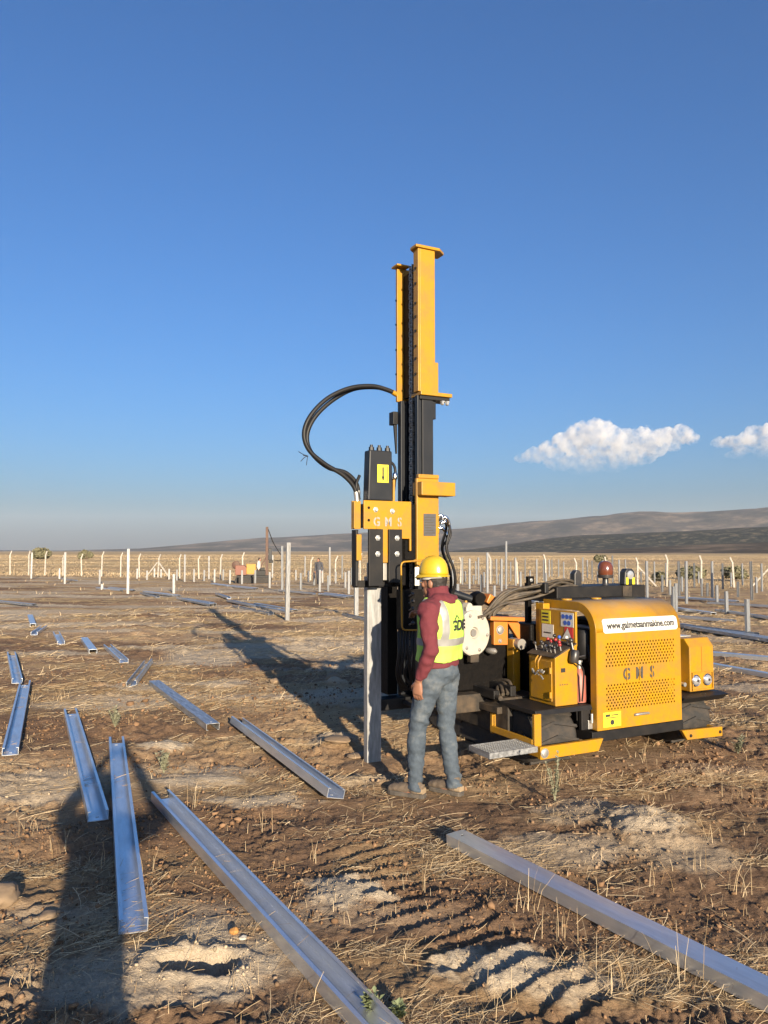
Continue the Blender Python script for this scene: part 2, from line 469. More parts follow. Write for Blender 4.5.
# ------------------------------------------------------------------ the ground's relief
# heaps of pale spoil: (px, py, rx, ry, height, pale)
HEAPS = [(642, 832, 0.36, 0.30, 0.10, 0.9), (348, 893, 0.30, 0.26, 0.045, 1.0), (495, 968, 0.34, 0.26, 0.05, 1.0),
         (205, 960, 0.62, 0.42, 0.02, 0.95), (115, 985, 0.5, 0.35, 0.01, 0.8), (262, 800, 0.55, 0.22, 0.03, 0.9), (335, 742, 0.40, 0.30, 0.09, 0.7),
         (334, 684, 0.28, 0.22, 0.10, 0.9), (165, 745, 0.32, 0.18, 0.05, 1.0), (195, 778, 0.5, 0.25, 0.03, 0.9), (150, 690, 0.5, 0.3, 0.03, 0.7), (40, 785, 0.8, 0.55, 0.01, 0.75),
         (215, 685, 0.7, 0.35, 0.02, 0.8), (600, 815, 0.6, 0.35, 0.03, 0.6), (560, 850, 0.6, 0.35, 0.03, 0.6), (690, 860, 0.5, 0.35, 0.03, 0.5), (360, 780, 0.35, 0.25, 0.04, 0.6),
         (170, 648, 1.5, 0.5, 0.03, 0.7), (60, 655, 1.2, 0.45, 0.03, 0.7), (120, 625, 2.2, 0.7, 0.04, 0.7), (230, 632, 2.0, 0.6, 0.03, 0.7), (60, 612, 3.0, 0.9, 0.04, 0.6),
         (95, 632, 1.8, 0.5, 0.03, 0.8), (560, 985, 0.3, 0.2, 0.03, 0.7), (175, 608, 5, 1.0, 0.04, 0.8), (265, 612, 4, 1.0, 0.04, 0.8), (715, 640, 2.5, 0.7, 0.03, 0.5), (745, 690, 0.6, 0.4, 0.03, 0.6), (700, 770, 0.5, 0.3, 0.03, 0.3),
         (385, 700, 0.5, 0.4, 0.05, 0.6), (20, 868, 0.0, 0.0, 0, 0)]
HEAPS = [(on_ground(a, b).to_2d(), c, d, h, k) for a, b, c, d, h, k in HEAPS if c > 0]
PIT = on_ground(200, 968).to_2d()
T0, T1 = Vector((0.95, 2.55)), Vector((-0.48, 5.0))

def relief(x, y, fine=True):
    """height and pale-spoil mask"""
    x = np.asarray(x, float); y = np.asarray(y, float)
    d = np.hypot(x, y)
    z = macro(x, y)
    calm = np.ones_like(x)
    for cx, cy, r in FLAT_SPOTS:
        if r > 0: calm *= sstep(r * 0.5, r * 1.6, np.hypot(x - cx, y - cy))
    for a, b in SEGS:
        ax, ay, bx, by = a.x, a.y, b.x, b.y
        L2 = (bx - ax) ** 2 + (by - ay) ** 2
        t = np.clip(((x - ax) * (bx - ax) + (y - ay) * (by - ay)) / L2, 0, 1)
        calm *= 0.12 + 0.88 * sstep(0.05, 0.30, np.hypot(x - ax - t * (bx - ax), y - ay - t * (by - ay)))
    # under the tracks
    lx = (x - M0.x) * MU.x + (y - M0.y) * MU.y; ly = (x - M0.x) * MV.x + (y - M0.y) * MV.y
    on = sstep(-0.15, 0.1, lx) * sstep(2.3, 2.1, lx) * sstep(-0.25, 0.0, ly) * sstep(2.1, 1.9, ly)
    calm *= 1 - 0.85 * on
    far = np.exp(-d / 90.0)
    wob = vnoise(x / 3.1 + 3, y / 2.3, 1) - 0.5
    z = z + 0.07 * wob * calm * sstep(2, 6, d)
    row = vnoise(x / 1.7 + 0.3 * y, y / 0.5, 2) - 0.5
    rough = 0.6 + 0.85 * sstep(0.35, 0.7, vnoise(x / 1.3, y / 1.0, 3))
    m = 0.035 * row + 0.045 * (vnoise(x / 0.42, y / 0.36, 4) - 0.5) + 0.034 * (vnoise(x / 0.17, y / 0.15, 5) - 0.5)
    if fine:
        n6 = vnoise(x / 0.075, y / 0.07, 6) - 0.5
        m = m + 0.024 * n6 + 0.016 * np.abs(vnoise(x / 0.036, y / 0.034, 7) - 0.5) * 2
        m = m + 0.010 * (vnoise(x / 0.018, y / 0.018, 8) - 0.5)
    pale = np.zeros_like(x)
    smooth = np.ones_like(x)
    for c, rx, ry, h, k in HEAPS:
        q = np.hypot((x - c.x) / rx, (y - c.y) / ry)
        q = q + 0.5 * (vnoise(x / (0.35 * rx) + 9, y / (0.35 * ry), 11) - 0.5) + 0.25 * (vnoise(x / (0.1 * rx), y / (0.1 * ry), 12) - 0.5)
        w = np.exp(-(np.clip(q, 0, 9) ** 2) * 1.6)
        z = z + h * w * (0.85 + 0.3 * vnoise(x / 0.12, y / 0.12, 13))
        pale = np.maximum(pale, k * sstep(0.25, 0.7, w))
        smooth *= 1 - 0.6 * w * min(1.0, k)
    z = z + m * calm * rough * smooth * np.clip(0.35 + 0.65 * far, 0, 1)
    # hole dug in the gravel
    q = np.hypot((x - PIT.x) / 0.165, (y - PIT.y) / 0.095) + 0.45 * (vnoise(x / 0.07, y / 0.07, 14) - 0.5)
    z = z - 0.15 * sstep(1.05, 0.80, q) + 0.025 * np.exp(-((q - 1.35) / 0.3) ** 2) * (vnoise(x / 0.05, y / 0.05, 19) + 0.3)
    # print of a rubber track with its lugs
    tx, ty = T1.x - T0.x, T1.y - T0.y; L = math.hypot(tx, ty); tx /= L; ty /= L
    s = (x - T0.x) * tx + (y - T0.y) * ty; t = -(x - T0.x) * ty + (y - T0.y) * tx
    t = t + 0.10 * np.sin(s * 0.9) + 0.06 * (vnoise(s / 0.3, t / 0.3, 15) - 0.5)
    s2 = s + 0.10 * t + 0.035 * (vnoise(x / 0.2, y / 0.2, 16) - 0.5)
    saw = np.mod(s2 / 0.135, 1.0)
    prof = np.where(saw < 0.72, saw / 0.72, (1 - saw) / 0.28)
    w = sstep(0.30, 0.22, np.abs(t)) * sstep(-0.1, 0.15, s) * sstep(L + 0.1, L - 0.5, s)
    w = w * (0.45 + 0.55 * sstep(0.3, 0.55, vnoise(x / 0.35, y / 0.35, 17)))
    z = z + w * (-0.024 + 0.034 * prof)
    # second, fainter print farther left
    t3 = t - 1.55
    w3 = sstep(0.28, 0.2, np.abs(t3)) * sstep(0.6, 0.9, s) * sstep(L + 0.6, L, s) * sstep(0.4, 0.7, vnoise(x / 0.4, y / 0.4, 18))
    z = z + w3 * (-0.02 + 0.03 * prof)
    return z, pale, w

def make_ground():
    r = [0.3]
    while r[-1] < 9000:
        q = r[-1]
        r.append(q * (1.10 if q < 2.1 else 1.0040 if q < 14 else 1.0055 if q < 70 else 1.035))
    r = np.array(r)
    dense = np.linspace(R(-31.5), R(31.5), 560)
    rest = np.linspace(R(31.5), R(360 - 31.5), 62)[1:-1]
    az = np.concatenate([dense, rest])
    nr, na = len(r), len(az)
    RR, AA = np.meshgrid(r, az, indexing='ij')
    X, Y = (RR * np.sin(AA)).ravel(), (RR * np.cos(AA)).ravel()
    Z, pale, tr = relief(X, Y)
    co = np.empty((nr * na + 1, 3), np.float32)
    co[:-1, 0], co[:-1, 1], co[:-1, 2] = X, Y, Z
    co[-1] = (0, 0, 0)
    i, j = np.meshgrid(np.arange(nr - 1), np.arange(na), indexing='ij')
    j2 = (j + 1) % na
    quads = np.stack([i * na + j, (i + 1) * na + j, (i + 1) * na + j2, i * na + j2], -1).reshape(-1, 4)
    quads = quads[:, ::-1]
    tri = np.stack([np.full(na, nr * na), np.arange(na), (np.arange(na) + 1) % na], -1)[:, ::-1]
    me = bpy.data.meshes.new('ground')
    nq, nt = len(quads), len(tri)
    me.vertices.add(len(co)); me.vertices.foreach_set('co', co.ravel())
    me.loops.add(nq * 4 + nt * 3); me.polygons.add(nq + nt)
    me.loops.foreach_set('vertex_index', np.concatenate([quads.ravel(), tri.ravel()]).astype(np.int32))
    me.polygons.foreach_set('loop_start', np.concatenate([np.arange(nq) * 4, nq * 4 + np.arange(nt) * 3]).astype(np.int32))
    me.polygons.foreach_set('use_smooth', np.ones(nq + nt, bool))
    me.update(calc_edges=True)
    # masks: R pale spoil heaps and pale streaks on the left, G straw litter / dry field, B dark turned soil
    D = np.hypot(X, Y)
    line = vnoise(X / 2.6 + 0.2 * Y, Y / 0.55, 21) * 0.6 + vnoise(X / 0.6, Y / 0.25, 22) * 0.4
    straw = sstep(0.42, 0.68, line) * 0.55 * (0.45 + 1.0 * sstep(6, 24, D))
    fence_y = fence_line_y(X)
    beyond = sstep(-3.0, 1.5, Y - fence_y)
    straw = np.maximum(straw * (1 - 0.2 * beyond), beyond * (0.35 + 0.65 * sstep(0.3, 0.6, vnoise(X / 90, Y / 18, 23))))
    band = 0.6 * vnoise(X / 6 + 5, Y / 1.6, 24) + 0.4 * vnoise(X / 1.6 + 5, Y / 0.5, 27)
    pale2 = np.maximum(pale, 0.85 * sstep(0.53, 0.68, band) * (1 - beyond) * sstep(1.2, -1.5, X - 0.30 * Y + 1.0))
    dark = sstep(0.5, 0.75, vnoise(X / 4 + 2, Y / 1.6, 25)) * (1 - beyond) * (1 - pale)
    dark = np.maximum(dark, 0.9 * sstep(0.0, 1.8, X - 0.25 * Y + 1.2) * sstep(16, 9, D) * (1 - pale) * (0.6 + 0.4 * vnoise(X / 0.8, Y / 0.5, 26)))
    col = np.ones((nr * na + 1, 4), np.float32)
    col[:-1, 0], col[:-1, 1], col[:-1, 2] = pale2, straw, dark
    at = me.color_attributes.new('mask', 'FLOAT_COLOR', 'POINT')
    at.data.foreach_set('color', col.ravel())
    m, n, l, p = new_mat('field_soil')
    a = n.new('ShaderNodeAttribute'); a.attribute_name = 'mask'
    sep = n.new('ShaderNodeSeparateColor'); l.new(a.outputs['Color'], sep.inputs[0])
    tc = n.new('ShaderNodeTexCoord')
    def noise(scale, detail=8, rough=0.6, sc=None):
        t = n.new('ShaderNodeTexNoise'); t.inputs['Scale'].default_value = scale; t.inputs['Detail'].default_value = detail; t.inputs['Roughness'].default_value = rough
        if sc:
            mp = n.new('ShaderNodeMapping'); mp.inputs['Scale'].default_value = sc
            l.new(tc.outputs['Object'], mp.inputs['Vector']); l.new(mp.outputs['Vector'], t.inputs['Vector'])
        else:
            l.new(tc.outputs['Object'], t.inputs['Vector'])
        return t.outputs['Fac']
    def ramp(fac, pts):
        r_ = n.new('ShaderNodeValToRGB'); e = r_.color_ramp.elements
        e[0].position, e[0].color = pts[0][0], (*pts[0][1], 1)
        e[1].position, e[1].color = pts[-1][0], (*pts[-1][1], 1)
        for q, c in pts[1:-1]:
            x = e.new(q); x.color = (*c, 1)
        l.new(fac, r_.inputs['Fac']); return r_.outputs['Color']
    def mix(f, A, B):
        mx = n.new('ShaderNodeMix'); mx.data_type = 'RGBA'
        for k, v in (('Factor', f), ('A', A), ('B', B)):
            if isinstance(v, (tuple, float)): mx.inputs[k].default_value = v
            else: l.new(v, mx.inputs[k])
        return mx.outputs['Result']
    def mul(A, B):
        q = n.new('ShaderNodeMath'); q.operation = 'MULTIPLY'
        for k, v in ((0, A), (1, B)):
            if isinstance(v, float): q.inputs[k].default_value = v
            else: l.new(v, q.inputs[k])
        return q.outputs[0]
    soil = ramp(noise(2.2, 10, 0.7), [(0.25, (0.20, 0.120, 0.066)), (0.5, (0.37, 0.248, 0.142)), (0.75, (0.57, 0.43, 0.27))])
    clod = ramp(noise(38, 8, 0.7), [(0.3, (0.17, 0.10, 0.057)), (0.6, (0.41, 0.28, 0.165)), (0.8, (0.58, 0.42, 0.26))])
    base = mix(0.45, soil, clod)
    darkc = ramp(noise(14, 9, 0.7), [(0.3, (0.085, 0.047, 0.028)), (0.7, (0.22, 0.132, 0.080))])
    base = mix(mul(sep.outputs['Blue'], 0.8), base, darkc)
    strawc = ramp(noise(9, 9, 0.75, (1, 3, 1)), [(0.3, (0.30, 0.19, 0.09)), (0.5, (0.46, 0.33, 0.165)), (0.75, (0.62, 0.47, 0.25))])
    base = mix(sep.outputs['Green'], base, strawc)
    gravel = ramp(noise(90, 6, 0.8), [(0.25, (0.27, 0.215, 0.15)), (0.5, (0.46, 0.375, 0.27)), (0.8, (0.62, 0.53, 0.40))])
    base = mix(sep.outputs['Red'], base, gravel)
    l.new(base, p.inputs['Base Color'])
    p.inputs['Roughness'].default_value = 0.95
    p.inputs['Specular IOR Level'].default_value = 0.15
    bp = n.new('ShaderNodeBump'); bp.inputs['Strength'].default_value = 0.7; bp.inputs['Distance'].default_value = 0.02
    l.new(noise(55, 10, 0.75), bp.inputs['Height'])
    bp2 = n.new('ShaderNodeBump'); bp2.inputs['Strength'].default_value = 0.5; bp2.inputs['Distance'].default_value = 0.25
    l.new(noise(2.5, 10, 0.7, (1, 2.2, 1)), bp2.inputs['Height']); l.new(bp2.outputs['Normal'], bp.inputs['Normal'])
    l.new(bp.outputs['Normal'], p.inputs['Normal'])
    me.materials.append(m)
    o = link('ground', me); tag(o, 'brown ploughed field strewn with straw and pale spoil', None, None, 'structure')
    return o

# the fence line (left end far, right end nearer)
FA, FB = on_ground(11, 574.8), on_ground(766, 588)
def fence_line_y(x):
    return FA.y + (np.asarray(x) - FA.x) * (FB.y - FA.y) / (FB.x - FA.x)
make_ground()

# ------------------------------------------------------------------ hills behind the plain
def make_hills():
    def ridge(px, table):
        xs, ys = zip(*table); return np.interp(px, xs, ys)
    r = np.concatenate([np.linspace(420, 2300, 90), np.linspace(2350, 5600, 100)])
    az = np.linspace(R(-58), R(62), 520)
    RR, AA = np.meshgrid(r, az, indexing='ij')
    X, Y = RR * np.sin(AA), RR * np.cos(AA)
    PX = np.clip(384 + FPX * np.tan(np.clip(AA, -1.3, 1.3)), -400, 1600)
    far = ridge(PX, [(-400, 6), (-150, 2), (60, 1), (140, 3), (200, 8), (260, 13), (330, 17), (400, 20), (470, 24), (540, 29), (600, 33), (640, 36.5), (700, 36), (768, 39), (900, 46), (1600, 40)])
    near = ridge(PX, [(-400, -4), (400, -4), (440, 0.5), (470, 3), (500, 6.5), (540, 12), (575, 15), (640, 17.5), (700, 20), (768, 22), (900, 28), (1600, 30)])
    low = ridge(PX, [(-400, -4), (520, -4), (560, 1.5), (620, 5), (700, 8), (768, 10), (900, 14), (1600, 14)])
    D = Y
    nz = vnoise(X / 420, Y / 420, 31) * 0.6 + vnoise(X / 150, Y / 150, 32) * 0.3 + vnoise(X / 55, Y / 55, 33) * 0.1 - 0.5
    def bump(px_h, d0, w_in, w_out):
        t = np.where(RR < d0, np.clip(1 - (d0 - RR) / w_in, 0, 1), np.clip(1 - (RR - d0) / w_out, 0, 1))
        t = t * t * (3 - 2 * t)
        return (px_h + 4 * (px_h > 0)) / FPX * d0 * np.cos(AA) ** 0 * t - 4.0 / FPX * d0 * (1 - 0 * t) * (px_h > 0) * t
    h = bump(far, 4700, 1300, 900) * (1 + 0.16 * nz)
    h = np.maximum(h, bump(near, 2000, 420, 700) * (1 + 0.22 * nz))
    h = np.maximum(h, bump(low, 1050, 260, 500) * (1 + 0.25 * nz))
    Z = h - 2.0 + 1.5 * nz * (h > 1)
    Z[0] = -6; Z[-1] = -6
    nr, na = X.shape
    co = np.stack([X, Y, Z], -1).reshape(-1, 3).astype(np.float32)
    i, j = np.meshgrid(np.arange(nr - 1), np.arange(na - 1), indexing='ij')
    q = np.stack([i * na + j, i * na + j + 1, (i + 1) * na + j + 1, (i + 1) * na + j], -1).reshape(-1, 4)
    me = bpy.data.meshes.new('hills')
    me.vertices.add(len(co)); me.vertices.foreach_set('co', co.ravel())
    me.loops.add(q.size); me.polygons.add(len(q))
    me.loops.foreach_set('vertex_index', q.ravel().astype(np.int32))
    me.polygons.foreach_set('loop_start', (np.arange(len(q)) * 4).astype(np.int32))
    me.polygons.foreach_set('use_smooth', np.ones(len(q), bool))
    me.update(calc_edges=True)
    shrub = np.exp(-((RR - 1800) / 420.0) ** 2) * sstep(0.35, 0.6, vnoise(X / 300 + 4, Y / 170, 35) + 0.15)
    col = np.ones((nr * na, 4), np.float32)
    col[:, 0] = shrub.ravel(); col[:, 1] = sstep(2600, 3400, RR).ravel(); col[:, 2] = sstep(900, 500, RR).ravel()
    at = me.color_attributes.new('mask', 'FLOAT_COLOR', 'POINT'); at.data.foreach_set('color', col.ravel())
    m, n, l, p = new_mat('hill_scrub')
    a = n.new('ShaderNodeAttribute'); a.attribute_name = 'mask'
    sep = n.new('ShaderNodeSeparateColor'); l.new(a.outputs['Color'], sep.inputs[0])
    tc = n.new('ShaderNodeTexCoord')
    def noise(s, d=8, rg=0.65):
        t = n.new('ShaderNodeTexNoise'); t.inputs['Scale'].default_value = s; t.inputs['Detail'].default_value = d; t.inputs['Roughness'].default_value = rg
        l.new(tc.outputs['Object'], t.inputs['Vector']); return t.outputs['Fac']
    def ramp(fac, pts):
        r_ = n.new('ShaderNodeValToRGB'); e = r_.color_ramp.elements
        e[0].position, e[0].color = pts[0][0], (*pts[0][1], 1); e[1].position, e[1].color = pts[-1][0], (*pts[-1][1], 1)
        for q_, c in pts[1:-1]: e.new(q_).color = (*c, 1)
        l.new(fac, r_.inputs['Fac']); return r_.outputs['Color']
    def mix(f, A, B):
        mx = n.new('ShaderNodeMix'); mx.data_type = 'RGBA'
        for k, v in (('Factor', f), ('A', A), ('B', B)):
            if isinstance(v, float): mx.inputs[k].default_value = v
            else: l.new(v, mx.inputs[k])
        return mx.outputs['Result']
    earth = ramp(noise(0.0045, 10, 0.68), [(0.40, (0.012, 0.012, 0.009)), (0.47, (0.042, 0.034, 0.025)), (0.53, (0.075, 0.056, 0.039)), (0.62, (0.20, 0.145, 0.095))])
    dots = ramp(noise(0.045, 5, 0.75), [(0.44, (0.007, 0.010, 0.006)), (0.53, (0.028, 0.029, 0.018)), (0.62, (0.13, 0.10, 0.062))])
    base = mix(sep.outputs['Red'], earth, dots)
    grass = ramp(noise(0.02, 8), [(0.3, (0.14, 0.10, 0.055)), (0.7, (0.27, 0.195, 0.105))])
    base = mix(sep.outputs['Blue'], base, grass)
    l.new(base, p.inputs['Base Color']); p.inputs['Roughness'].default_value = 0.95; p.inputs['Specular IOR Level'].default_value = 0.1
    bp = n.new('ShaderNodeBump'); bp.inputs['Strength'].default_value = 0.6; bp.inputs['Distance'].default_value = 8
    l.new(noise(0.03, 9, 0.7), bp.inputs['Height']); l.new(bp.outputs['Normal'], p.inputs['Normal'])
    me.materials.append(m)
    tag(link('hills', me), 'low brown hills with dark scrub behind the plain', None, None, 'structure')
make_hills()

# ------------------------------------------------------------------ air
def make_haze():
    m = bpy.data.materials.new('haze_air'); m.use_nodes = True
    n, l = m.node_tree.nodes, m.node_tree.links; n.clear()
    out = n.new('ShaderNodeOutputMaterial'); v = n.new('ShaderNodeVolumePrincipled')
    v.inputs['Color'].default_value = (0.80, 0.88, 1.0, 1); v.inputs['Density'].default_value = 0.000052; v.inputs['Anisotropy'].default_value = 0.0
    l.new(v.outputs[0], out.inputs['Volume'])
    mb = MB().box(-9200, 9200, -9200, 9200, -8, 420)
    me = mb.mesh('haze', None); me.materials.append(m)
    tag(link('haze', me), 'thin blue-grey haze in the air over the plain', None, None, 'stuff')
make_haze()

# ------------------------------------------------------------------ cumulus clouds, far beyond the hills
def make_cloud(name, label, puffs, dist, seed):
    """puffs: (px, py, radius px, flatness)"""
    rnd = random.Random(seed)
    k = dist / FPX
    def at(px, py, dd=0):
        r = ray(px, py); return Vector((0, 0, CAM_H)) + r * ((dist + dd) / r.y)
    xs = [p[0] for p in puffs]; ys = [p[1] for p in puffs]
    mb = MB()
    for px, py, rp, fl in puffs:
        c = at(px, py, rnd.uniform(-8, 8) * k)
        mb.ball(c, rp * k * 1.2, rp * k * 1.3, rp * k * fl * 1.12, n=20, m=12)
    o = mb.build(name, None)
    rm = o.modifiers.new('remesh', 'REMESH'); rm.mode = 'VOXEL'; rm.voxel_size = k * 1.3
    bpy.context.view_layer.update()
    me = bpy.data.meshes.new_from_object(o.evaluated_get(bpy.context.evaluated_depsgraph_get()))
    o.modifiers.clear(); o.data = me
    nv = len(me.vertices); co = np.empty(nv * 3, np.float32); me.vertices.foreach_get('co', co); co = co.reshape(-1, 3)
    no = np.empty(nv * 3, np.float32); me.vertices.foreach_get('normal', no); no = no.reshape(-1, 3)
    disp = np.empty(nv, np.float32)
    zlo, zhi = co[:, 2].min(), co[:, 2].max()
    for i in range(nv):
        q = Vector(co[i]) / k
        f = abs(mnoise.noise(q / 13 + Vector((seed, 0, 0)))) * 6 + abs(mnoise.noise(q / 6)) * 4.5 + abs(mnoise.noise(q / 2.8)) * 2.4 + mnoise.noise(q / 1.3) * 0.8
        disp[i] = f * (0.45 + 0.55 * (co[i, 2] - zlo) / (zhi - zlo)) - 0.8
    co = co + no * (disp * k)[:, None]
    me.vertices.foreach_set('co', co.ravel().astype(np.float32)); me.update()
    m = bpy.data.materials.new(name + '_vapour'); m.use_nodes = True
    n, l = m.node_tree.nodes, m.node_tree.links; n.clear()
    out = n.new('ShaderNodeOutputMaterial'); v = n.new('ShaderNodeVolumePrincipled')
    v.inputs['Color'].default_value = (1, 1, 1, 1); v.inputs['Anisotropy'].default_value = 0.2
    tc = n.new('ShaderNodeTexCoord'); tn = n.new('ShaderNodeTexNoise'); tn.inputs['Scale'].default_value = 1.0 / (k * 10); tn.inputs['Detail'].default_value = 7; tn.inputs['Roughness'].default_value = 0.62
    l.new(tc.outputs['Object'], tn.inputs['Vector'])
    mr = n.new('ShaderNodeMapRange'); mr.interpolation_type = 'SMOOTHSTEP'; mr.inputs['From Min'].default_value = 0.42; mr.inputs['From Max'].default_value = 0.78; mr.inputs['To Min'].default_value = 0.0; mr.inputs['To Max'].default_value = 0.022
    l.new(tn.outputs['Fac'], mr.inputs['Value']); 
    sx = n.new('ShaderNodeSeparateXYZ'); l.new(tc.outputs['Object'], sx.inputs[0])
    mz = n.new('ShaderNodeMapRange'); mz.interpolation_type = 'SMOOTHSTEP'; mz.inputs['From Min'].default_value = float(zlo); mz.inputs['From Max'].default_value = float(zlo + 0.8 * (zhi - zlo)); mz.inputs['To Min'].default_value = 0.03
    l.new(sx.outputs['Z'], mz.inputs['Value'])
    mm = n.new('ShaderNodeMath'); mm.operation = 'MULTIPLY'; l.new(mr.outputs['Result'], mm.inputs[0]); l.new(mz.outputs['Result'], mm.inputs[1])
    l.new(mm.outputs[0], v.inputs['Density'])
    m.cycles.volume_step_rate = 0.25
    l.new(v.outputs[0], out.inputs['Volume'])
    me.materials.clear(); me.materials.append(m)
    tag(o, label, 'cloud', 'clouds low on the right')
CLOUD_D = 9900
make_cloud('cumulus_cloud', 'larger white cumulus cloud low over the hills, grey underneath', [
    (522, 458, 7, .5), (536, 456, 10, .6), (552, 452, 13, .7), (568, 446, 14, .9), (583, 440, 15, 1.0), (598, 437, 15, 1.0), (612, 442, 14, .9), (628, 444, 13, .85),
    (643, 440, 12, .85), (657, 441, 11, .8), (668, 437, 10, .75), (681, 434, 9, .8), (690, 438, 7, .7), (575, 457, 16, .55), (600, 456, 18, .55), (625, 454, 16, .5), (650, 450, 13, .5),
    (520, 459, 5, .4), (672, 446, 8, .5), (560, 463, 14, .5), (585, 466, 16, .5), (612, 464, 15, .5), (640, 459, 13, .45)], CLOUD_D, 3)
make_cloud('cumulus_cloud', 'smaller ragged white cloud cut by the right edge', [
    (718, 444, 6, .5), (730, 443, 8, .6), (743, 442, 9, .7), (757, 438, 10, .8), (770, 436, 11, .8), (785, 440, 12, .7), (742, 451, 8, .4), (762, 450, 9, .4), (800, 442, 10, .6), (752, 431, 5, .6), (735, 455, 8, .4), (768, 455, 10, .4)], CLOUD_D, 8)

# ------------------------------------------------------------------ steel channels (solar piles)
def channel_mesh(L, w=0.125, f=0.058, lip=0.016, holes=True):
    """open-side-up C section along +Y from 0 to L, a sheet thickened by a modifier"""
    prof = [(-w / 2 + lip, f), (-w / 2, f), (-w / 2, 0), (-0.011, 0), (0.011, 0), (w / 2, 0), (w / 2, f), (w / 2 - lip, f)]
    ys = [0, 0.06, 0.078, L / 2, L - 0.078, L - 0.06, L] if holes and L > 1 else [0, L / 2, L]
    vs, fs = [], []
    for y in ys:
        vs += [(x, y, z) for x, z in prof]
    n = len(prof)
    for i in range(len(ys) - 1):
        for j in range(n - 1):
            if holes and L > 1 and j == 3 and i in (1, 4): continue
            a = i * n + j
            fs.append((a, a + 1, a + 1 + n, a + n))
    me = bpy.data.meshes.new('steel_channel'); me.from_pydata(vs, [], fs); me.update()
    return me
CH_CACHE = {}
def channel(name, L, mat, holes=True, **kw):
    key = (round(L, 2), mat, holes, tuple(kw.items()))
    if key not in CH_CACHE:
        me = channel_mesh(round(L, 2), holes=holes, **kw); me.materials.append(MAT[mat]); CH_CACHE[key] = me
    o = bpy.data.objects.new(name, CH_CACHE[key]); COL.objects.link(o)
    s = o.modifiers.new('thickness', 'SOLIDIFY'); s.thickness = 0.005; s.offset = -1
    return o
def frame_to(o, a, b, up, roll=0.0):
    """lay an object whose length runs along +Y from a to b"""
    y = (b - a).normalized(); x = y.cross(Vector(up)).normalized(); z = x.cross(y)
    m = Matrix((x, y, z)).transposed().to_4x4()
    o.matrix_world = Matrix.Translation(a) @ m @ Matrix.Rotation(roll, 4, 'Y')

rr = random.Random(4)
for i, (c, (a, b)) in enumerate(zip(LOOSE, SEGS)):
    L = (b - a).length
    dull = i in (5, 8)
    o = channel('steel_channel', L, 'galvanised_dull' if dull else 'galvanised')
    roll = rr.uniform(-0.05, 0.05) if c[4] else math.pi + rr.uniform(-0.04, 0.04)
    if i == 6: roll = -0.22
    if i == 8: roll = 0.25
    lift = 0.012 if c[4] else 0.070
    if i == 6: lift = 0.03
    za, zb = (float(relief(np.array([q.x]), np.array([q.y]), False)[0][0]) for q in (a, b))
    zm = float(relief(np.array([(a.x + b.x) / 2]), np.array([(a.y + b.y) / 2]), False)[0][0])
    up = max(0.0, zm - (za + zb) / 2) * 0.7
    frame_to(o, Vector((a.x, a.y, za + lift + up)), Vector((b.x, b.y, zb + lift + up)), (0, 0, 1), roll)
    tag(o, c[6], 'steel channel', 'loose steel channels lying on the ground')

ORD = ['first', 'second', 'third', 'fourth', 'fifth', 'sixth', 'seventh', 'eighth', 'ninth', 'tenth', 'eleventh', 'twelfth', 'thirteenth', 'fourteenth',
       'fifteenth', 'sixteenth', 'seventeenth', 'eighteenth', 'nineteenth', 'twentieth']
def ordinal(i):
    if i < 20: return ORD[i]
    t = ('twenty', 'thirty', 'forty', 'fifty', 'sixty', 'seventy')[(i + 1) // 10 - 2]
    u = (i + 1) % 10
    return (t[:-1] + 'ieth') if u == 0 else t + '-' + ORD[u - 1]

for side in (0, 1):
    row = sorted([s for s in FAR_LYING if (s[0] > 400) == bool(side)], key=lambda s: s[0])
    for i, (x0, y0, x1, y1) in enumerate(row):
        a, b = on_ground(x0, y0), on_ground(x1, y1)
        d = (b - a).normalized()
        k = rr.uniform(-0.12, 0.12)
        d = Vector((d.x - k * d.y, d.y + k * d.x, 0)).normalized()
        mid = (a + b) / 2; L = 4.0 if (b - a).length > 3.4 else 3.4
        for q in (0, 1) if i % 2 == 0 else (0,):
            a2 = mid - d * (L / 2) + Vector((rr.uniform(-.4, .4), q * 0.5 + rr.uniform(-.1, .1), 0)); b2 = a2 + d * L
            o = channel('steel_channel', L, 'galvanised' if i % 3 else 'galvanised_dull', holes=False, w=0.15, f=0.06)
            up = i % 2
            a2.z = float(macro(a2.x, a2.y)) + (0.05 if up else 0.10); b2.z = float(macro(b2.x, b2.y)) + (0.05 if up else 0.10)
            frame_to(o, a2, b2, (0, 0, 1), 0 if up else math.pi)
            tag(o, ('distant lying channel, %s from the left in the %s field%s') % (ordinal(i), 'right' if side else 'left', ', rear of a pair' if q else ''),
                'steel channel', 'channels laid out in the far field')

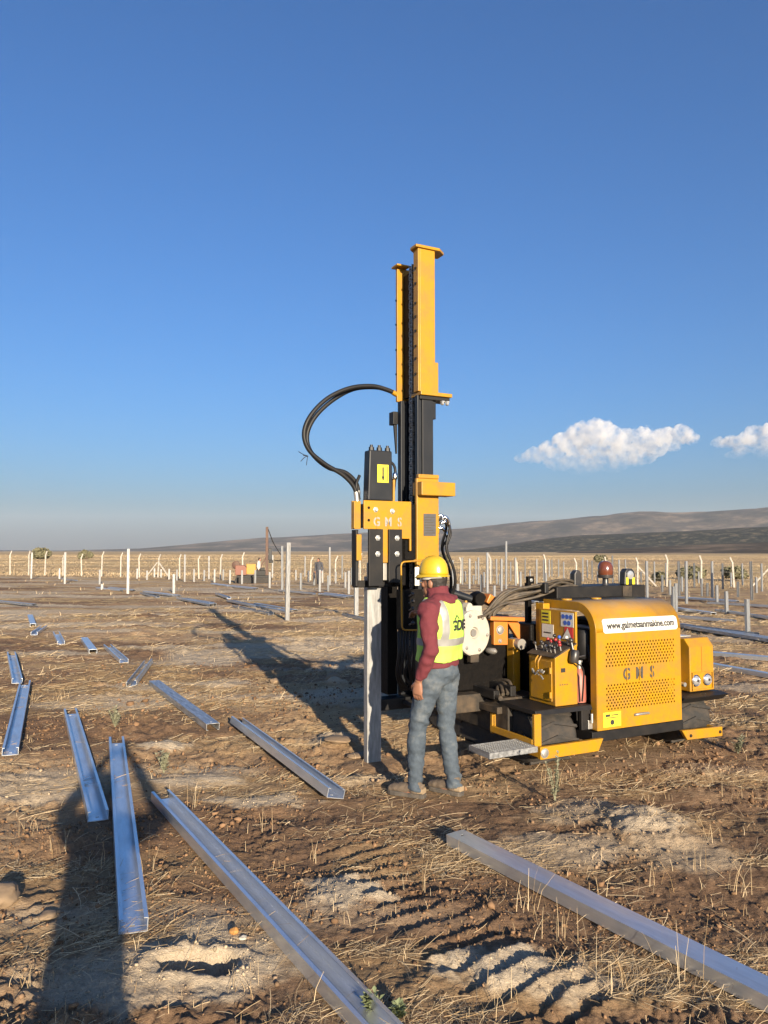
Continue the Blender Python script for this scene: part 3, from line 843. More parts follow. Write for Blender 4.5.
# ------------------------------------------------------------------ piles already driven into the field
UPRIGHT = [(31.1, 553, 578.7), (64.8, 551.6, 584), (59.4, 568, 579), (99.5, 569.7, 584), (102, 585, 590), (127.8, 549, 593.9), (154.4, 568.5, 577.7), (161, 569.7, 578), (169, 568.9, 579.3),
           (176.7, 569, 580.4), (184.7, 554, 582), (173.8, 574, 592.9), (194, 569.4, 581.9), (204, 569.7, 581), (214.5, 570, 582.4), (230, 570, 583.7), (242, 571, 584.4), (255, 570, 584), (269.7, 573, 588),
           (272.4, 555.6, 578), (282, 546, 592), (287.5, 544, 620.3), (296, 570, 580.7), (300.6, 573, 590), (308.5, 570.7, 582), (319.8, 571, 591.7), (322.6, 570.5, 583), (328, 575, 591), (330, 548, 585),
           (335.8, 571, 583.5), (349, 570, 594), (351.3, 568, 584.7), (356.6, 570, 618.8),
           (458, 583, 602), (462.3, 558, 584), (465.5, 570.6, 582), (469.7, 558, 588.6), (473.3, 575, 584), (478.8, 558, 584), (481, 574.5, 592.5), (487.7, 553, 593), (494.7, 584.7, 597), (497, 559, 584.7),
           (499.5, 575, 585), (501.8, 558.6, 591), (506.4, 540.6, 589), (516, 557, 585.5), (525, 558.6, 579), (537, 559.4, 584.7), (549.4, 559.7, 577), (551.8, 559.4, 577), (558.8, 560, 577), (583, 557.6, 581.6),
           (592, 560.5, 580), (612.7, 555.8, 584), (619.7, 559.7, 584), (647.8, 560.6, 601.8), (670.5, 580, 595), (672.3, 595.8, 610), (674.5, 588, 611.7), (676.7, 583, 611.7), (679, 561.7, 596.7), (687, 560.8, 603.8),
           (702.5, 579, 595.8), (712.8, 561.7, 597.5), (717.6, 585.8, 604), (727.5, 593, 614.7), (737.5, 581.7, 597.5), (749, 598, 636.7), (751.5, 561.7, 600)]
for px, yt, yb in ((453, 561, 586), (491.5, 561, 581), (510.5, 562, 581), (521, 572, 590), (530.5, 571, 583), (543.5, 560, 581), (546.5, 572, 588), (564, 562, 580), (570.5, 571, 585), (587.5, 560, 578), (598, 571, 584), (603, 560, 579), (626, 560, 579), (641, 571, 584),
                   (655, 562, 583), (662, 575, 593), (666.5, 563, 586), (682.5, 577, 592), (694, 563, 588), (699, 572, 584), (707, 582, 596), (722.5, 564, 590), (731.5, 573, 587), (743, 564, 586), (757, 577, 593), (762.5, 564, 592), (450.5, 571, 590), (476, 562, 580), (484.5, 572, 587),
                   (137, 569, 579), (147, 570, 580), (209, 556, 579), (223, 569, 580), (305, 556, 577), (342, 556, 579), (345.5, 572, 588), (314, 573, 585)):
    UPRIGHT.append((px, yt, yb))
for side in (0, 1):
    row = [u for u in UPRIGHT if (u[0] > 400) == bool(side)]
    for i, (px, yt, yb) in enumerate(sorted(row)):
        g = on_ground(px, yb)
        h = (yb - yt) * g.y / FPX
        o = channel('driven_pile', round(h * 10) / 10 + 0.15, 'field_zinc' if (side or i % 3 == 0) else 'pale_zinc', holes=False, w=0.105, f=0.05)
        z = float(macro(g.x, g.y))
        yaw = Vector((math.sin(R(30 + rr.uniform(-6, 6))), -math.cos(R(30)), 0))
        frame_to(o, Vector((g.x, g.y, z - 0.15)), Vector((g.x + rr.uniform(-.012, .012) * h, g.y, z + h)), -yaw if i % 3 else yaw)
        size = 'tall' if h > 1.5 else 'mid-height' if h > 0.9 else 'short'
        tag(o, '%s upright steel pile, %s from the left among those %s' % (size, ordinal(i), 'right of the worker' if side else 'left of the hammer'), 'steel pile', 'piles standing in the far field')

# ------------------------------------------------------------------ concrete fence posts with cranked tops, braces and wires
def fence():
    L = (FB - FA).length; d = (FB - FA).normalized()
    up = Vector((0, 0, 1)); nrm = Vector((-d.y, d.x, 0))
    step = 1.93
    n = int((L + 8) / step) + 1
    bent, posts, k = [], [], 0
    start = FA - d * step * 2
    mesh_l = MB().tube([(0, 0, -0.2), (0, 0, 1.72)], 0.062, 6).mesh('concrete_fence_post', 'concrete_post')
    seen = 0
    for i in range(n + 3):
        p = start + d * (step * i + rr.uniform(-0.12, 0.12))
        p.z = float(macro(p.x, p.y))
        px = 384 + FPX * p.x / p.y
        s = 0.075 if px < 400 else -0.075
        me = MB()
        me.beam((0, 0, -0.2), (0, 0, 1.66), 0.10, 0.10, up=(0, 1, 0))
        me.beam((0, 0, 1.63), (s * 1.9, -0.05, 1.98), 0.085, 0.085, up=(0, 1, 0))
        o = me.build('concrete_fence_post', 'concrete_post')
        o.location = p; o.rotation_euler = (rr.uniform(-.03, .03), rr.uniform(-.045, .045), rr.uniform(-.35, .35))
        o.scale = (1, 1, rr.uniform(0.90, 1.07))
        inside = -4 < px < 772
        if inside: seen += 1
        tag(o, 'white concrete fence post with bent top, %s of the fence from the left' % ordinal(i), 'fence post', 'concrete posts of the far fence')
        posts.append(p)
    # braces at three posts
    for bi, (bx, labels) in enumerate(((151, ('left', 'right')), (634, ('right',)), (768, ('left',)))):
        pi = min(range(len(posts)), key=lambda q: abs(384 + FPX * posts[q].x / posts[q].y - bx))
        p = posts[pi]
        for s in labels:
            sg = -1 if s == 'left' else 1
            foot = p + d * sg * 1.25 - nrm * 0.05; foot.z = p.z - 0.1
            o = MB().beam(Vector((0, 0, 0)), p + Vector((0, 0, 1.25)) + d * sg * 0.07 - foot, 0.09, 0.09).build('fence_brace', 'concrete_post')
            o.location = foot
            tag(o, 'slanting concrete brace on the %s of the %s braced fence post' % (s, ORD[bi]), 'fence brace', 'braces of the far fence')
    mb = []
    for h in (0.5, 0.95, 1.4):
        pts = [p + Vector((0, 0, h)) - nrm * 0.07 for p in posts]
        o = MB().tube(pts, 0.009, 4).build('fence_wire', 'fence_wire')
        tag(o, '%s thin wire strung along the concrete fence posts' % {0.5: 'lowest', 0.95: 'middle', 1.4: 'top'}[h], 'fence wire', 'wires of the far fence')
fence()

# ------------------------------------------------------------------ the pile being driven
PILE_M = to_machine(on_ground(374, 762))
def driven():
    g = from_machine((PILE_M.x, PILE_M.y, 0))
    o = channel('pile_being_driven', 1.78, 'pale_zinc', holes=False, w=0.125, f=0.06)
    frame_to(o, Vector((g.x, g.y, -0.2)), Vector((g.x, g.y, 1.58)), MV)
    tag(o, 'pale galvanised pile standing upright in the jaws of the hammer', 'steel pile')
driven()

# ------------------------------------------------------------------ the pile driver
def rect_ring(mb, x0, x1, y0, y1, z0, z1, t):
    mb.box(x0, x1, y0, y1, z0, z0 + t); mb.box(x0, x1, y0, y1, z1 - t, z1)
    mb.box(x0, x0 + t, y0, y1, z0 + t, z1 - t); mb.box(x1 - t, x1, y0, y1, z0 + t, z1 - t)

def bolt(parent, c, axis, r=0.022, h=0.018, mat='zinc_bolt', name='bolt'):
    mb = MB(); a = Vector(axis).normalized()
    mb.lathe([(r * 1.35, 0), (r * 1.35, h * 0.3), (r, h * 0.32), (r, h), (r * 0.8, h * 1.15)], Vector(c) - a * 0.002, a, 6 if r < 0.02 else 14)
    return mb.build(name, mat, parent, smooth=35)

def sticker(parent, name, face, c, w, h, mat, t=0.003):
    """thin printed plate: face 'r' (rear, -Y) or 'l' (left, -X); c is its centre"""
    mb = MB(); x, y, z = c
    if face == 'r': mb.box(x - w / 2, x + w / 2, y - t, y, z - h / 2, z + h / 2)
    else: mb.box(x - t, x, y - w / 2, y + w / 2, z - h / 2, z + h / 2)
    return mb.build(name, mat, parent)

def make_driver():
    root = empty('pile_driver', M0, MANG)
    tag(root, 'yellow crawler pile driver with tall mast and hydraulic hammer', 'pile driver')
    # ---- crawler tracks
    for X0, X1 in ((0.07, 0.50), (1.70, 2.12)):
        ya, yb, rad = 0.30, 1.72, 0.218
        pts = []
        for k in range(13):
            t = math.pi / 2 + math.pi * k / 12
            pts.append((ya + rad * math.cos(t), rad + rad * math.sin(t)))
        for k in range(13):
            t = -math.pi / 2 + math.pi * k / 12
            pts.append((yb + rad * math.cos(t), rad + rad * math.sin(t)))
        belt = MB().prism(pts, 'x', X0, X1).build('track', 'rubber', root, smooth=40, bevel=0.035)
        lug = MB()
        lug.prism([(X0 + 0.005, -0.035), (X0 + 0.20, 0.012), (X1 - 0.005, -0.035), (X1 - 0.005, -0.012), (X0 + 0.21, 0.036), (X0 + 0.005, -0.012)], 'z', -0.008, 0.013)
        lme = lug.mesh('tread_lug', 'rubber')
        per = 2 * (yb - ya) + 2 * math.pi * rad; nl = 38
        for k in range(nl):
            s = per * k / nl
            if s < yb - ya: q, ang = (ya + s, 2 * rad), 0
            elif s < yb - ya + math.pi * rad:
                a = (s - (yb - ya)) / rad; q, ang = (yb + rad * math.sin(a), rad + rad * math.cos(a)), -a
            elif s < 2 * (yb - ya) + math.pi * rad: q, ang = (yb - (s - (yb - ya) - math.pi * rad), 0.0), math.pi
            else:
                a = (s - 2 * (yb - ya) - math.pi * rad) / rad; q, ang = (ya - rad * math.sin(a), rad - rad * math.cos(a)), math.pi - a
            if ang == math.pi: continue
            o = link('tread_lug', lme, belt)
            o.location = (0, q[0], q[1]); o.rotation_euler = (ang, 0, 0)
        for wy in (ya, ya + 0.47, yb - 0.46, yb):
            side = X0 - 0.012 if X0 < 1 else X1 - 0.02
            MB().lathe([(0.15, 0), (0.15, 0.015), (0.06, 0.02), (0.06, 0.032)], (side + 0.032, wy, rad), (-1, 0, 0), 20).build('roller', 'dusty_frame', belt, smooth=30)
    # ---- chassis
    MB().box(0.50, 1.70, 0.28, 1.75, 0.20, 0.44).build('chassis', 'black_paint', root, bevel=0.01)
    MB().box(0.60, 1.68, 0.02, 0.28, 0.175, 0.262).build('hood_sill', 'black_paint', root, bevel=0.006)
    f1 = MB(); f1.prism([(0.03, 0.452), (0.05, 0.492), (0.54, 0.492), (0.56, 0.452)], 'x', 0.02, 0.62)
    f1.box(0.52, 0.62, 0.06, 0.10, 0.28, 0.452)
    f1.build('track_guard', 'black_paint', root, bevel=0.006)
    f2 = MB(); f2.prism([(0.06, 0.40), (-0.02, 0.46), (0.06, 0.475), (1.6, 0.475), (1.6, 0.45), (0.14, 0.43)], 'x', 1.665, 2.24)
    f2.box(1.66, 1.70, 0.06, 0.12, 0.20, 0.46)
    f2.build('track_guard', 'black_paint', root, bevel=0.004)
    MB().box(0.02, 0.075, 0.42, 1.95, 0.20, 0.47).build('side_beam', 'dusty_frame', root, bevel=0.01)
    MB().box(-0.035, 0.02, 0.50, 1.90, 0.385, 0.445).build('slide_rail', 'dusty_frame', root, bevel=0.006)
    MB().box(0.045, 0.5, 0.58, 2.0, 0.475, 0.50).build('deck_plate', 'dusty_frame', root, bevel=0.004)
    MB().box(-0.02, 0.04, 0.57, 1.95, 0.50, 0.575).build('deck_rail', 'black_paint', root, bevel=0.006)
    MB().box(0.16, 0.22, 0.57, 1.95, 0.51, 0.60).build('deck_rail', 'black_paint', root, bevel=0.006)
    # ---- rear bumpers
    b = MB(); b.prism([(-0.01, 0.125), (0.60, 0.125), (0.655, 0.225), (-0.01, 0.225)], 'y', -0.055, -0.015)
    b.box(-0.01, 0.05, -0.015, 0.35, 0.135, 0.215)
    o = b.build('rear_bumper', 'yellow_paint', root, bevel=0.005)
    bolt(o, (0.03, -0.057, 0.175), (0, -1, 0), 0.03, 0.014)
    b = MB(); b.prism([(1.65, 0.10), (2.105, 0.088), (2.105, 0.175), (1.585, 0.19)], 'y', -0.05, -0.012)
    b.box(2.06, 2.10, -0.012, 0.35, 0.10, 0.17)
    o = b.build('rear_bumper', 'yellow_paint', root, bevel=0.005)
    bolt(o, (1.69, -0.052, 0.135), (0, -1, 0), 0.012, 0.01, 'black_paint'); bolt(o, (2.07, -0.052, 0.13), (0, -1, 0), 0.012, 0.01, 'black_paint')
    # ---- foot step and its bracket
    b = MB(); b.box(-0.025, 0.045, 0.0, 0.03, 0.215, 0.475); b.box(-0.03, -0.005, 0.03, 0.62, 0.215, 0.27)
    st = b.build('step_bracket', 'yellow_paint', root, bevel=0.004)
    b = MB(); rect_ring(b, -0.02, 0.02, 0.60, 0.63, 0.20, 0.38, 0.03); b.build('stay_bracket', 'yellow_paint', root, bevel=0.003)
    sp = MB(); x0, x1, y0, y1, z = -0.50, -0.035, -0.05, 0.24, 0.235
    sp.box(x0, x1, y0, y0 + 0.012, z - 0.045, z); sp.box(x0, x1, y1 - 0.012, y1, z - 0.045, z)
    sp.box(x0, x0 + 0.012, y0 + 0.012, y1 - 0.012, z - 0.045, z); sp.box(x1 - 0.012, x1, y0 + 0.012, y1 - 0.012, z - 0.045, z)
    step = sp.build('foot_step', 'galvanised_dull', root)
    bar = MB().box(-0.003, 0.003, y0 + 0.012, y1 - 0.012, -0.03, 0).mesh('grating_bar', 'galvanised_dull')
    for k in range(20):
        o = link('grating_bar', bar, step); o.location = (x0 + 0.03 + k * (x1 - x0 - 0.06) / 19, 0, z - 0.002)
    cb = MB().box(x0 + 0.012, x1 - 0.012, -0.003, 0.003, -0.025, 0).mesh('grating_bar', 'galvanised_dull')
    for k in range(7):
        o = link('grating_bar', cb, step); o.location = (0, y0 + 0.04 + k * 0.036, z - 0.001)

    # ---- engine hood: sheet bent over from the rear face to the roof
    HX0, HX1, zt, zb, dep, rad = 0.64, 1.635, 1.352, 0.275, 0.70, 0.25
    outer = [(0.0, zb)] + [(rad - rad * math.cos(a), zt - rad + rad * math.sin(a)) for a in [math.pi / 2 * k / 10 for k in range(11)]] + [(dep, zt)]
    # perforated rear face: grid of cells, some left out as slots
    def rear_panel():
        zc0, zc1 = zb, zt - rad
        xs = [HX0, HX0 + 0.10]; nx = 46; xw = (HX1 - HX0 - 0.18) / nx
        xs = [HX0]
        for k in range(nx): xs += [HX0 + 0.10 + xw * k, HX0 + 0.10 + xw * (k + 0.78)]
        xs += [HX1]
        rows = []          # (z edge)
        def band(za, zb_, nrow):
            out = []; h = (zb_ - za) / nrow
            for k in range(nrow):
                out += [(za + h * k, za + h * k + h * 0.38, False), (za + h * k + h * 0.38, za + h * (k + 1), True)]
            return out
        lo = band(0.430, 0.655, 9); hi = band(0.795, 1.010, 8)
        cells = [(zc0, 0.430, False)] + lo + [(0.655, 0.795, False)] + hi + [(1.010, zc1, False)]
        v, f = [], []
        zs = [c[0] for c in cells] + [zc1]
        for z in zs:
            v += [(x, 0.0, z) for x in xs]
        n = len(xs); rowi = 0
        for i, c in enumerate(cells):
            if c[2]: rowi += 1
            for j in range(n - 1):
                if c[2] and j % 2 == 1 and (j // 2 + rowi) % 2 == 0: continue
                a = i * n + j
                f.append((a, a + 1, a + 1 + n, a + n))
        return v, f
    v, f = rear_panel()
    hd = MB()
    arc = outer[1:]
    hv = [(HX0, y, z) for y, z in arc] + [(HX1, y, z) for y, z in arc]; k = len(arc)
    hd.add(hv, [(i, k + i, k + i + 1, i + 1) for i in range(k - 1)])
    me = hd.mesh('engine_hood', 'yellow_dusty_roof')
    bm = bmesh.new(); bm.from_mesh(me); bmesh.ops.remove_doubles(bm, verts=bm.verts, dist=0.0005)
    for fc in bm.faces: fc.normal_update()
    bmesh.ops.recalc_face_normals(bm, faces=bm.faces); bm.to_mesh(me); bm.free()
    me.polygons.foreach_set('use_smooth', [True] * len(me.polygons)); me.set_sharp_from_angle(angle=R(40))
    hood = link('engine_hood', me, root)
    so = hood.modifiers.new('thickness', 'SOLIDIFY'); so.thickness = 0.006; so.offset = 0
    pm = bpy.data.meshes.new('rear_panel'); pm.from_pydata(v, [], f); pm.materials.append(MAT['yellow_paint']); pm.update()
    rp = link('rear_panel', pm, hood); so = rp.modifiers.new('thickness', 'SOLIDIFY'); so.thickness = 0.006; so.offset = 0
    # folded side flanges (arch bands)
    t = 0.075
    inner = [(t, zb)] + [(rad - (rad - t) * math.cos(a), zt - rad + (rad - t) * math.sin(a)) for a in [math.pi / 2 * k / 10 for k in range(11)]] + [(dep, zt - t)]
    for sx0, sx1 in ((HX0 - 0.004, HX0 + 0.010), (HX1 - 0.010, HX1 + 0.004)):
        vs = [(sx0, y, z) for y, z in outer] + [(sx0, y, z) for y, z in inner] + [(sx1, y, z) for y, z in outer] + [(sx1, y, z) for y, z in inner]
        n = len(outer); fs = []
        for i in range(n - 1):
            fs += [(i, i + 1, n + i + 1, n + i), (2 * n + i, 3 * n + i, 3 * n + i + 1, 2 * n + i + 1), (i, 2 * n + i, 2 * n + i + 1, i + 1), (n + i, n + i + 1, 3 * n + i + 1, 3 * n + i)]
        fs += [(0, n, 3 * n, 2 * n), (n - 1, 3 * n - 1, 4 * n - 1, 2 * n - 1)]
        MB().add(vs, fs).build('hood_flange', 'yellow_paint', hood, bevel=0.003)
    # web address plate, following the bend
    def bent(name, x0, x1, s0, s1, mat, off, rc=0.03):
        """plate on the hood's rear; s = height up the face (arc length beyond the bend)"""
        def pt(x, s, o_):
            zl = zt - rad
            if s <= zl: return (x, -o_, s)
            a = (s - zl) / rad
            return (x, rad - (rad + o_) * math.cos(a), zl + (rad + o_) * math.sin(a))
        return pt
    pt = bent(None, 0, 0, 0, 0, None, 0)
    lx0, lx1, ls0, ls1 = 0.715, 1.60, 1.092, 1.215
    vs, fs = [], []
    ncol, nrow = 20, 8
    for i in range(nrow + 1):
        for j in range(ncol + 1):
            x = lx0 + (lx1 - lx0) * j / ncol; s = ls0 + (ls1 - ls0) * i / nrow
            if j in (0, ncol) and i in (0, nrow):
                x += 0.02 if j == 0 else -0.02
            vs.append(pt(x, s, 0.006))
    for i in range(nrow):
        for j in range(ncol):
            a = i * (ncol + 1) + j; fs.append((a, a + 1, a + ncol + 2, a + ncol + 1))
    plate = MB().add(vs, fs).build('address_plate', 'white_label', hood, smooth=60)
    tm = text_mesh('lettering', 'www.galmetsanmakine.com', 0.085, 'ink', 0.0008, bold=0.0022)
    xs = [q.co.x for q in tm.vertices]; wdt = max(xs) - min(xs); mid = (max(xs) + min(xs)) / 2
    for q in tm.vertices:
        x, y, z = q.co
        q.co = pt((lx0 + lx1) / 2 + (x - mid) * 0.80 / wdt, (ls0 + ls1) / 2 + y * 0.95, 0.0085 + z)
    tm.update(); link('lettering', tm, plate)
    # stencilled letters on the hood
    for ch, x in (('G', 0.975), ('M', 1.125), ('S', 1.275)):
        tm = text_mesh('stencil_letter', ch, 0.165, 'grey_text', 0.001, bold=0.004)
        o = link('stencil_letter', tm, hood); o.rotation_euler = (math.pi / 2, 0, 0); o.location = (x, -0.006, 0.728); o.scale = (0.72, 0.86, 1)
        sticker(hood, 'stencil_bridge', 'r', (x, -0.0085, 0.728), 0.008, 0.12, 'yellow_paint', 0.002)
    s = sticker(hood, 'warning_sticker', 'r', (0.80, -0.003, 0.360), 0.20, 0.125, 'yellow_label')
    b = MB(); b.box(0.725, 0.775, -0.0085, -0.0065, 0.385, 0.405); b.box(0.79, 0.87, -0.0085, -0.0065, 0.392, 0.400); b.box(0.735, 0.865, -0.0085, -0.0065, 0.372, 0.378)
    b.build('print', 'ink', s)
    MB().lathe([(0.022, 0), (0.022, 0.001), (0.016, 0.0012)], (0.80, -0.0065, 0.335), (0, -1, 0), 16).build('print', 'ink', s)
    mb = MB(); mb.tube(spline([(1.06, -0.004, 0.372), (1.075, -0.02, 0.378), (1.14, -0.024, 0.380), (1.205, -0.02, 0.378), (1.22, -0.004, 0.372)], 5), 0.012, 8); mb.build('hood_handle', 'worn_steel', hood, smooth=50)
    for x in (0.70, 1.05):
        MB().lathe([(0.05, 0), (0.05, 0.012), (0.02, 0.016)], (x, 0.45, zt + 0.003), (0, 0, 1), 14).build('roof_cap', 'yellow_paint', hood, smooth=40)
    # latch at the lower left of the hood
    b = MB(); b.box(0.585, 0.632, 0.05, 0.075, 0.285, 0.36); b.tube([(0.605, 0.03, 0.34), (0.605, 0.03, 0.42)], 0.012, 8)
    b.build('hood_latch', 'zinc_bolt', root, bevel=0.003)
    # engine inside
    MB().box(0.78, 1.60, 0.10, 0.68, 0.30, 1.18).build('engine_block', 'greasy_shade_black', root, bevel=0.02)
    b = MB(); b.lathe([(0.085, 0), (0.095, 0.02), (0.095, 0.22), (0.08, 0.25)], (0.70, 0.22, 0.86), (0, 0, 1), 18); b.build('air_filter', 'hose_rubber', root, smooth=40)
    b = MB(); b.tube(spline([(0.60, 0.42, 1.13), (0.66, 0.36, 1.13), (0.74, 0.2, 1.12), (0.78, 0.15, 1.05)], 6), 0.022, 10); b.build('coolant_pipe', 'worn_steel', root, smooth=50)
    b = MB(); b.tube(spline([(0.67, 0.14, 0.98), (0.66, 0.10, 0.86), (0.70, 0.09, 0.7), (0.68, 0.12, 0.5)], 6), 0.018, 8); b.build('fuel_hose', 'hose_rubber', root, smooth=50)
    b = MB(); b.lathe([(0.02, 0.0), (0.055, 0.0), (0.058, 0.03), (0.055, 0.22), (0.03, 0.26), (0.02, 0.29)], (0.585, 0.16, 0.50), (0, 0, 1), 16); fe = b.build('fire_extinguisher', 'fire_red', root, smooth=40)
    MB().lathe([(0.022, 0), (0.022, 0.05), (0.03, 0.055), (0.03, 0.07)], (0.585, 0.16, 0.785), (0, 0, 1), 10).build('valve', 'zinc_bolt', fe, smooth=40)
    # ---- rear right box with lamps
    b = MB(); b.prism([(0.10, 0.485), (0.10, 0.90), (0.16, 0.975), (0.62, 0.975), (0.62, 0.485)], 'x', 1.865, 2.185)
    bx = b.build('rear_box', 'yellow_paint', root, bevel=0.008)
    b = MB(); rect_ring(b, 1.885, 2.165, 0.085, 0.10, 0.495, 0.665, 0.012); b.build('lamp_frame', 'yellow_paint', bx, bevel=0.003)
    for x in (1.935, 2.085):
        lp = MB().lathe([(0.052, 0), (0.056, 0.012), (0.05, 0.018), (0.045, 0.016)], (x, 0.099, 0.588), (0, -1, 0), 22).build('tail_lamp', 'chrome', bx, smooth=40)
        MB().lathe([(0.044, 0.016), (0.040, 0.024), (0.02, 0.03), (0.004, 0.031)], (x, 0.099, 0.588), (0, -1, 0), 20).build('lens', 'lamp_glass', lp, smooth=50)
        MB().lathe([(0.014, 0.028), (0.012, 0.034)], (x, 0.099, 0.588), (0, -1, 0), 10).build('bulb', 'dark_plastic', lp, smooth=50)
    b = MB(); b.box(1.95, 2.09, 0.28, 0.42, 0.9765, 0.980); b.build('top_label', 'white_label', bx)
    MB().box(2.02, 2.026, 0.096, 0.1005, 0.67, 0.90).build('panel_seam', 'orange_paint', bx)
    mb = MB(); mb.tube([(1.80, 0.20, 0.56), (1.80, 0.10, 0.56)], 0.02, 10); mb.build('drain_plug', 'zinc_bolt', root, smooth=40)
    MB().box(1.66, 1.865, 0.24, 0.60, 0.48, 0.80).build('tank_bracket', 'yellow_paint', root, bevel=0.006)
    # ---- control box over the left track
    cx0, cx1, cy0, cy1 = 0.275, 0.515, 0.10, 0.455
    b = MB(); b.prism([(cx0, 0.495), (cx1, 0.495), (cx1, 1.005), (cx0, 0.90)], 'y', cy0, cy1)
    cb = b.build('control_box', 'yellow_paint', root, bevel=0.006)
    b = MB(); b.box(cx0 - 0.012, cx0 - 0.001, cy0 + 0.035, cy1 - 0.035, 0.53, 0.865); dr = b.build('box_door', 'yellow_paint', cb, bevel=0.004)
    for z in (0.585, 0.79):
        MB().lathe([(0.012, -0.025), (0.012, 0.025)], (cx0 - 0.016, cy0 + 0.045, z), (0, 0, 1), 8).build('hinge', 'yellow_paint', dr, smooth=40)
    sl = Vector((cx1 - cx0, 0, 0.105)).normalized(); nn = Vector((-sl.z, 0, sl.x))
    def top(u, y, h=0.0):
        return Vector((cx0, y, 0.902)) + sl * u + nn * h
    mcol = Matrix((sl, Vector((0, 1, 0)), nn)).transposed()
    b = MB(); b.obox(top(0.12, (cy0 + cy1) / 2, 0.006), 0.27, 0.37, 0.012, mcol); b.build('console_top', 'dusty_frame', cb, bevel=0.003)
    levers = [(0.05, 0.15, 'dark_plastic'), (0.05, 0.20, 'dark_plastic'), (0.05, 0.25, 'worn_steel'), (0.06, 0.31, 'dark_plastic'), (0.14, 0.18, 'red_plastic'), (0.15, 0.23, 'red_plastic'), (0.14, 0.29, 'red_plastic'), (0.20, 0.24, 'blue_ink'),
              (0.16, 0.35, 'red_plastic'), (0.21, 0.16, 'white_label'), (0.10, 0.13, 'red_plastic'), (0.21, 0.31, 'dark_plastic'), (0.10, 0.38, 'dark_plastic'), (0.05, 0.40, 'dark_plastic')]
    for k, (u, y, m) in enumerate(levers):
        tip = top(u + 0.01, y + 0.004 * (k % 3 - 1), 0.062 + 0.012 * (k % 2))
        lv = MB().tube([top(u, y, 0.0), tip], 0.006, 6).build('control_lever', 'worn_steel', cb, smooth=40)
        MB().ball(tip, 0.016, n=10, m=6).build('knob', m, lv, smooth=60)
    b = MB(); b.box(cx0 + 0.06, cx0 + 0.105, cy0 - 0.004, cy0, 0.775, 0.810); b.build('socket', 'dark_plastic', cb)
    b = MB()
    for k in range(4): b.box(cx0 + 0.045 + k * 0.025, cx0 + 0.058 + k * 0.025, cy0 - 0.003, cy0, 0.668, 0.676)
    b.build('print', 'grey_text', cb)
    # joystick hung at the corner
    js = MB(); js.lathe([(0.03, -0.04), (0.04, -0.02), (0.04, 0.05), (0.028, 0.07)], (cx1 - 0.075, cy0 - 0.045, 0.895), (0.2, 0, 1), 14)
    js.tube([(cx1 - 0.07, cy0 - 0.03, 0.95), (cx1 - 0.075, cy0 - 0.01, 1.03)], 0.012, 8); js.ball((cx1 - 0.075, cy0 - 0.008, 1.04), 0.024, n=10, m=6)
    js.tube([(cx1 - 0.04, cy0 - 0.045, 0.90), (cx1 + 0.04, cy0 - 0.05, 0.91)], 0.008, 6)
    js.build('joystick', 'dark_plastic', cb, smooth=45)
    mb = MB(); mb.tube(spline([(cx1 - 0.06, cy0 - 0.05, 0.86), (cx1 + 0.01, cy0 - 0.06, 0.8), (cx1 + 0.02, cy0 - 0.05, 0.68), (cx1 + 0.03, cy0 - 0.02, 0.52)], 6), 0.007, 6); mb.build('joystick_cable', 'hose_rubber', cb, smooth=50)
    # dangling key bunch on the door
    kb = MB(); kb.tube(spline([(cx0 - 0.02, 0.30, 0.90), (cx0 - 0.045, 0.305, 0.86), (cx0 - 0.045, 0.30, 0.80)], 6), 0.007, 6); kb.tube(spline([(cx0 - 0.02, 0.26, 0.90), (cx0 - 0.05, 0.262, 0.85), (cx0 - 0.045, 0.27, 0.79)], 6), 0.006, 6)
    kb.build('strap', 'yellow_paint', cb, smooth=50)
    kb = MB()
    rk = random.Random(3)
    for k in range(9): kb.obox((cx0 - 0.035 - rk.uniform(0, .02), 0.28 + rk.uniform(-.07, .07), 0.755 + rk.uniform(-.03, .03)), 0.012, 0.045, 0.014, Matrix.Rotation(rk.uniform(-1, 1), 3, 'X'))
    kb.build('key_bunch', 'worn_steel', cb, bevel=0.002)
    # sticker board behind the console
    sb = MB().box(0.525, 0.545, 0.13, 0.62, 0.98, 1.275).build('sticker_board', 'yellow_paint', root, bevel=0.003)
    s = sticker(sb, 'yellow_notice', 'l', (0.525, 0.525, 1.205), 0.125, 0.115, 'yellow_label')
    b = MB()
    for z in (1.235, 1.205, 1.175): b.box(0.5195, 0.5215, 0.485, 0.57, z - 0.007, z + 0.007)
    b.build('print', 'ink', s)
    s = sticker(sb, 'safety_notice', 'l', (0.525, 0.235, 1.200), 0.165, 0.125, 'white_label')
    for y, z in ((0.185, 1.225), (0.235, 1.225), (0.285, 1.225), (0.21, 1.172), (0.26, 1.172)):
        MB().lathe([(0.021, 0), (0.021, 0.002)], (0.522, y, z), (-1, 0, 0), 16).build('pictogram', 'blue_ink', s, smooth=40)
    s = sticker(sb, 'white_notice', 'l', (0.525, 0.50, 1.08), 0.16, 0.12, 'white_label')
    MB().box(0.5195, 0.5215, 0.45, 0.55, 1.06, 1.07).build('print', 'ink', s)
    s = sticker(sb, 'red_notice', 'l', (0.525, 0.215, 1.085), 0.11, 0.11, 'red_ink')
    MB().add([(0.519, 0.225, 1.13), (0.519, 0.30, 1.03), (0.519, 0.17, 1.03)], [(0, 1, 2)]).build('warning_triangle', 'white_label', s)
    MB().box(0.545, 0.62, 0.585, 0.70, 0.62, 1.32).build('board_post', 'yellow_paint', root, bevel=0.006)
    # ---- mast
    my0, my1, mx0, mx1 = 0.825, 1.245, -0.630, -0.455
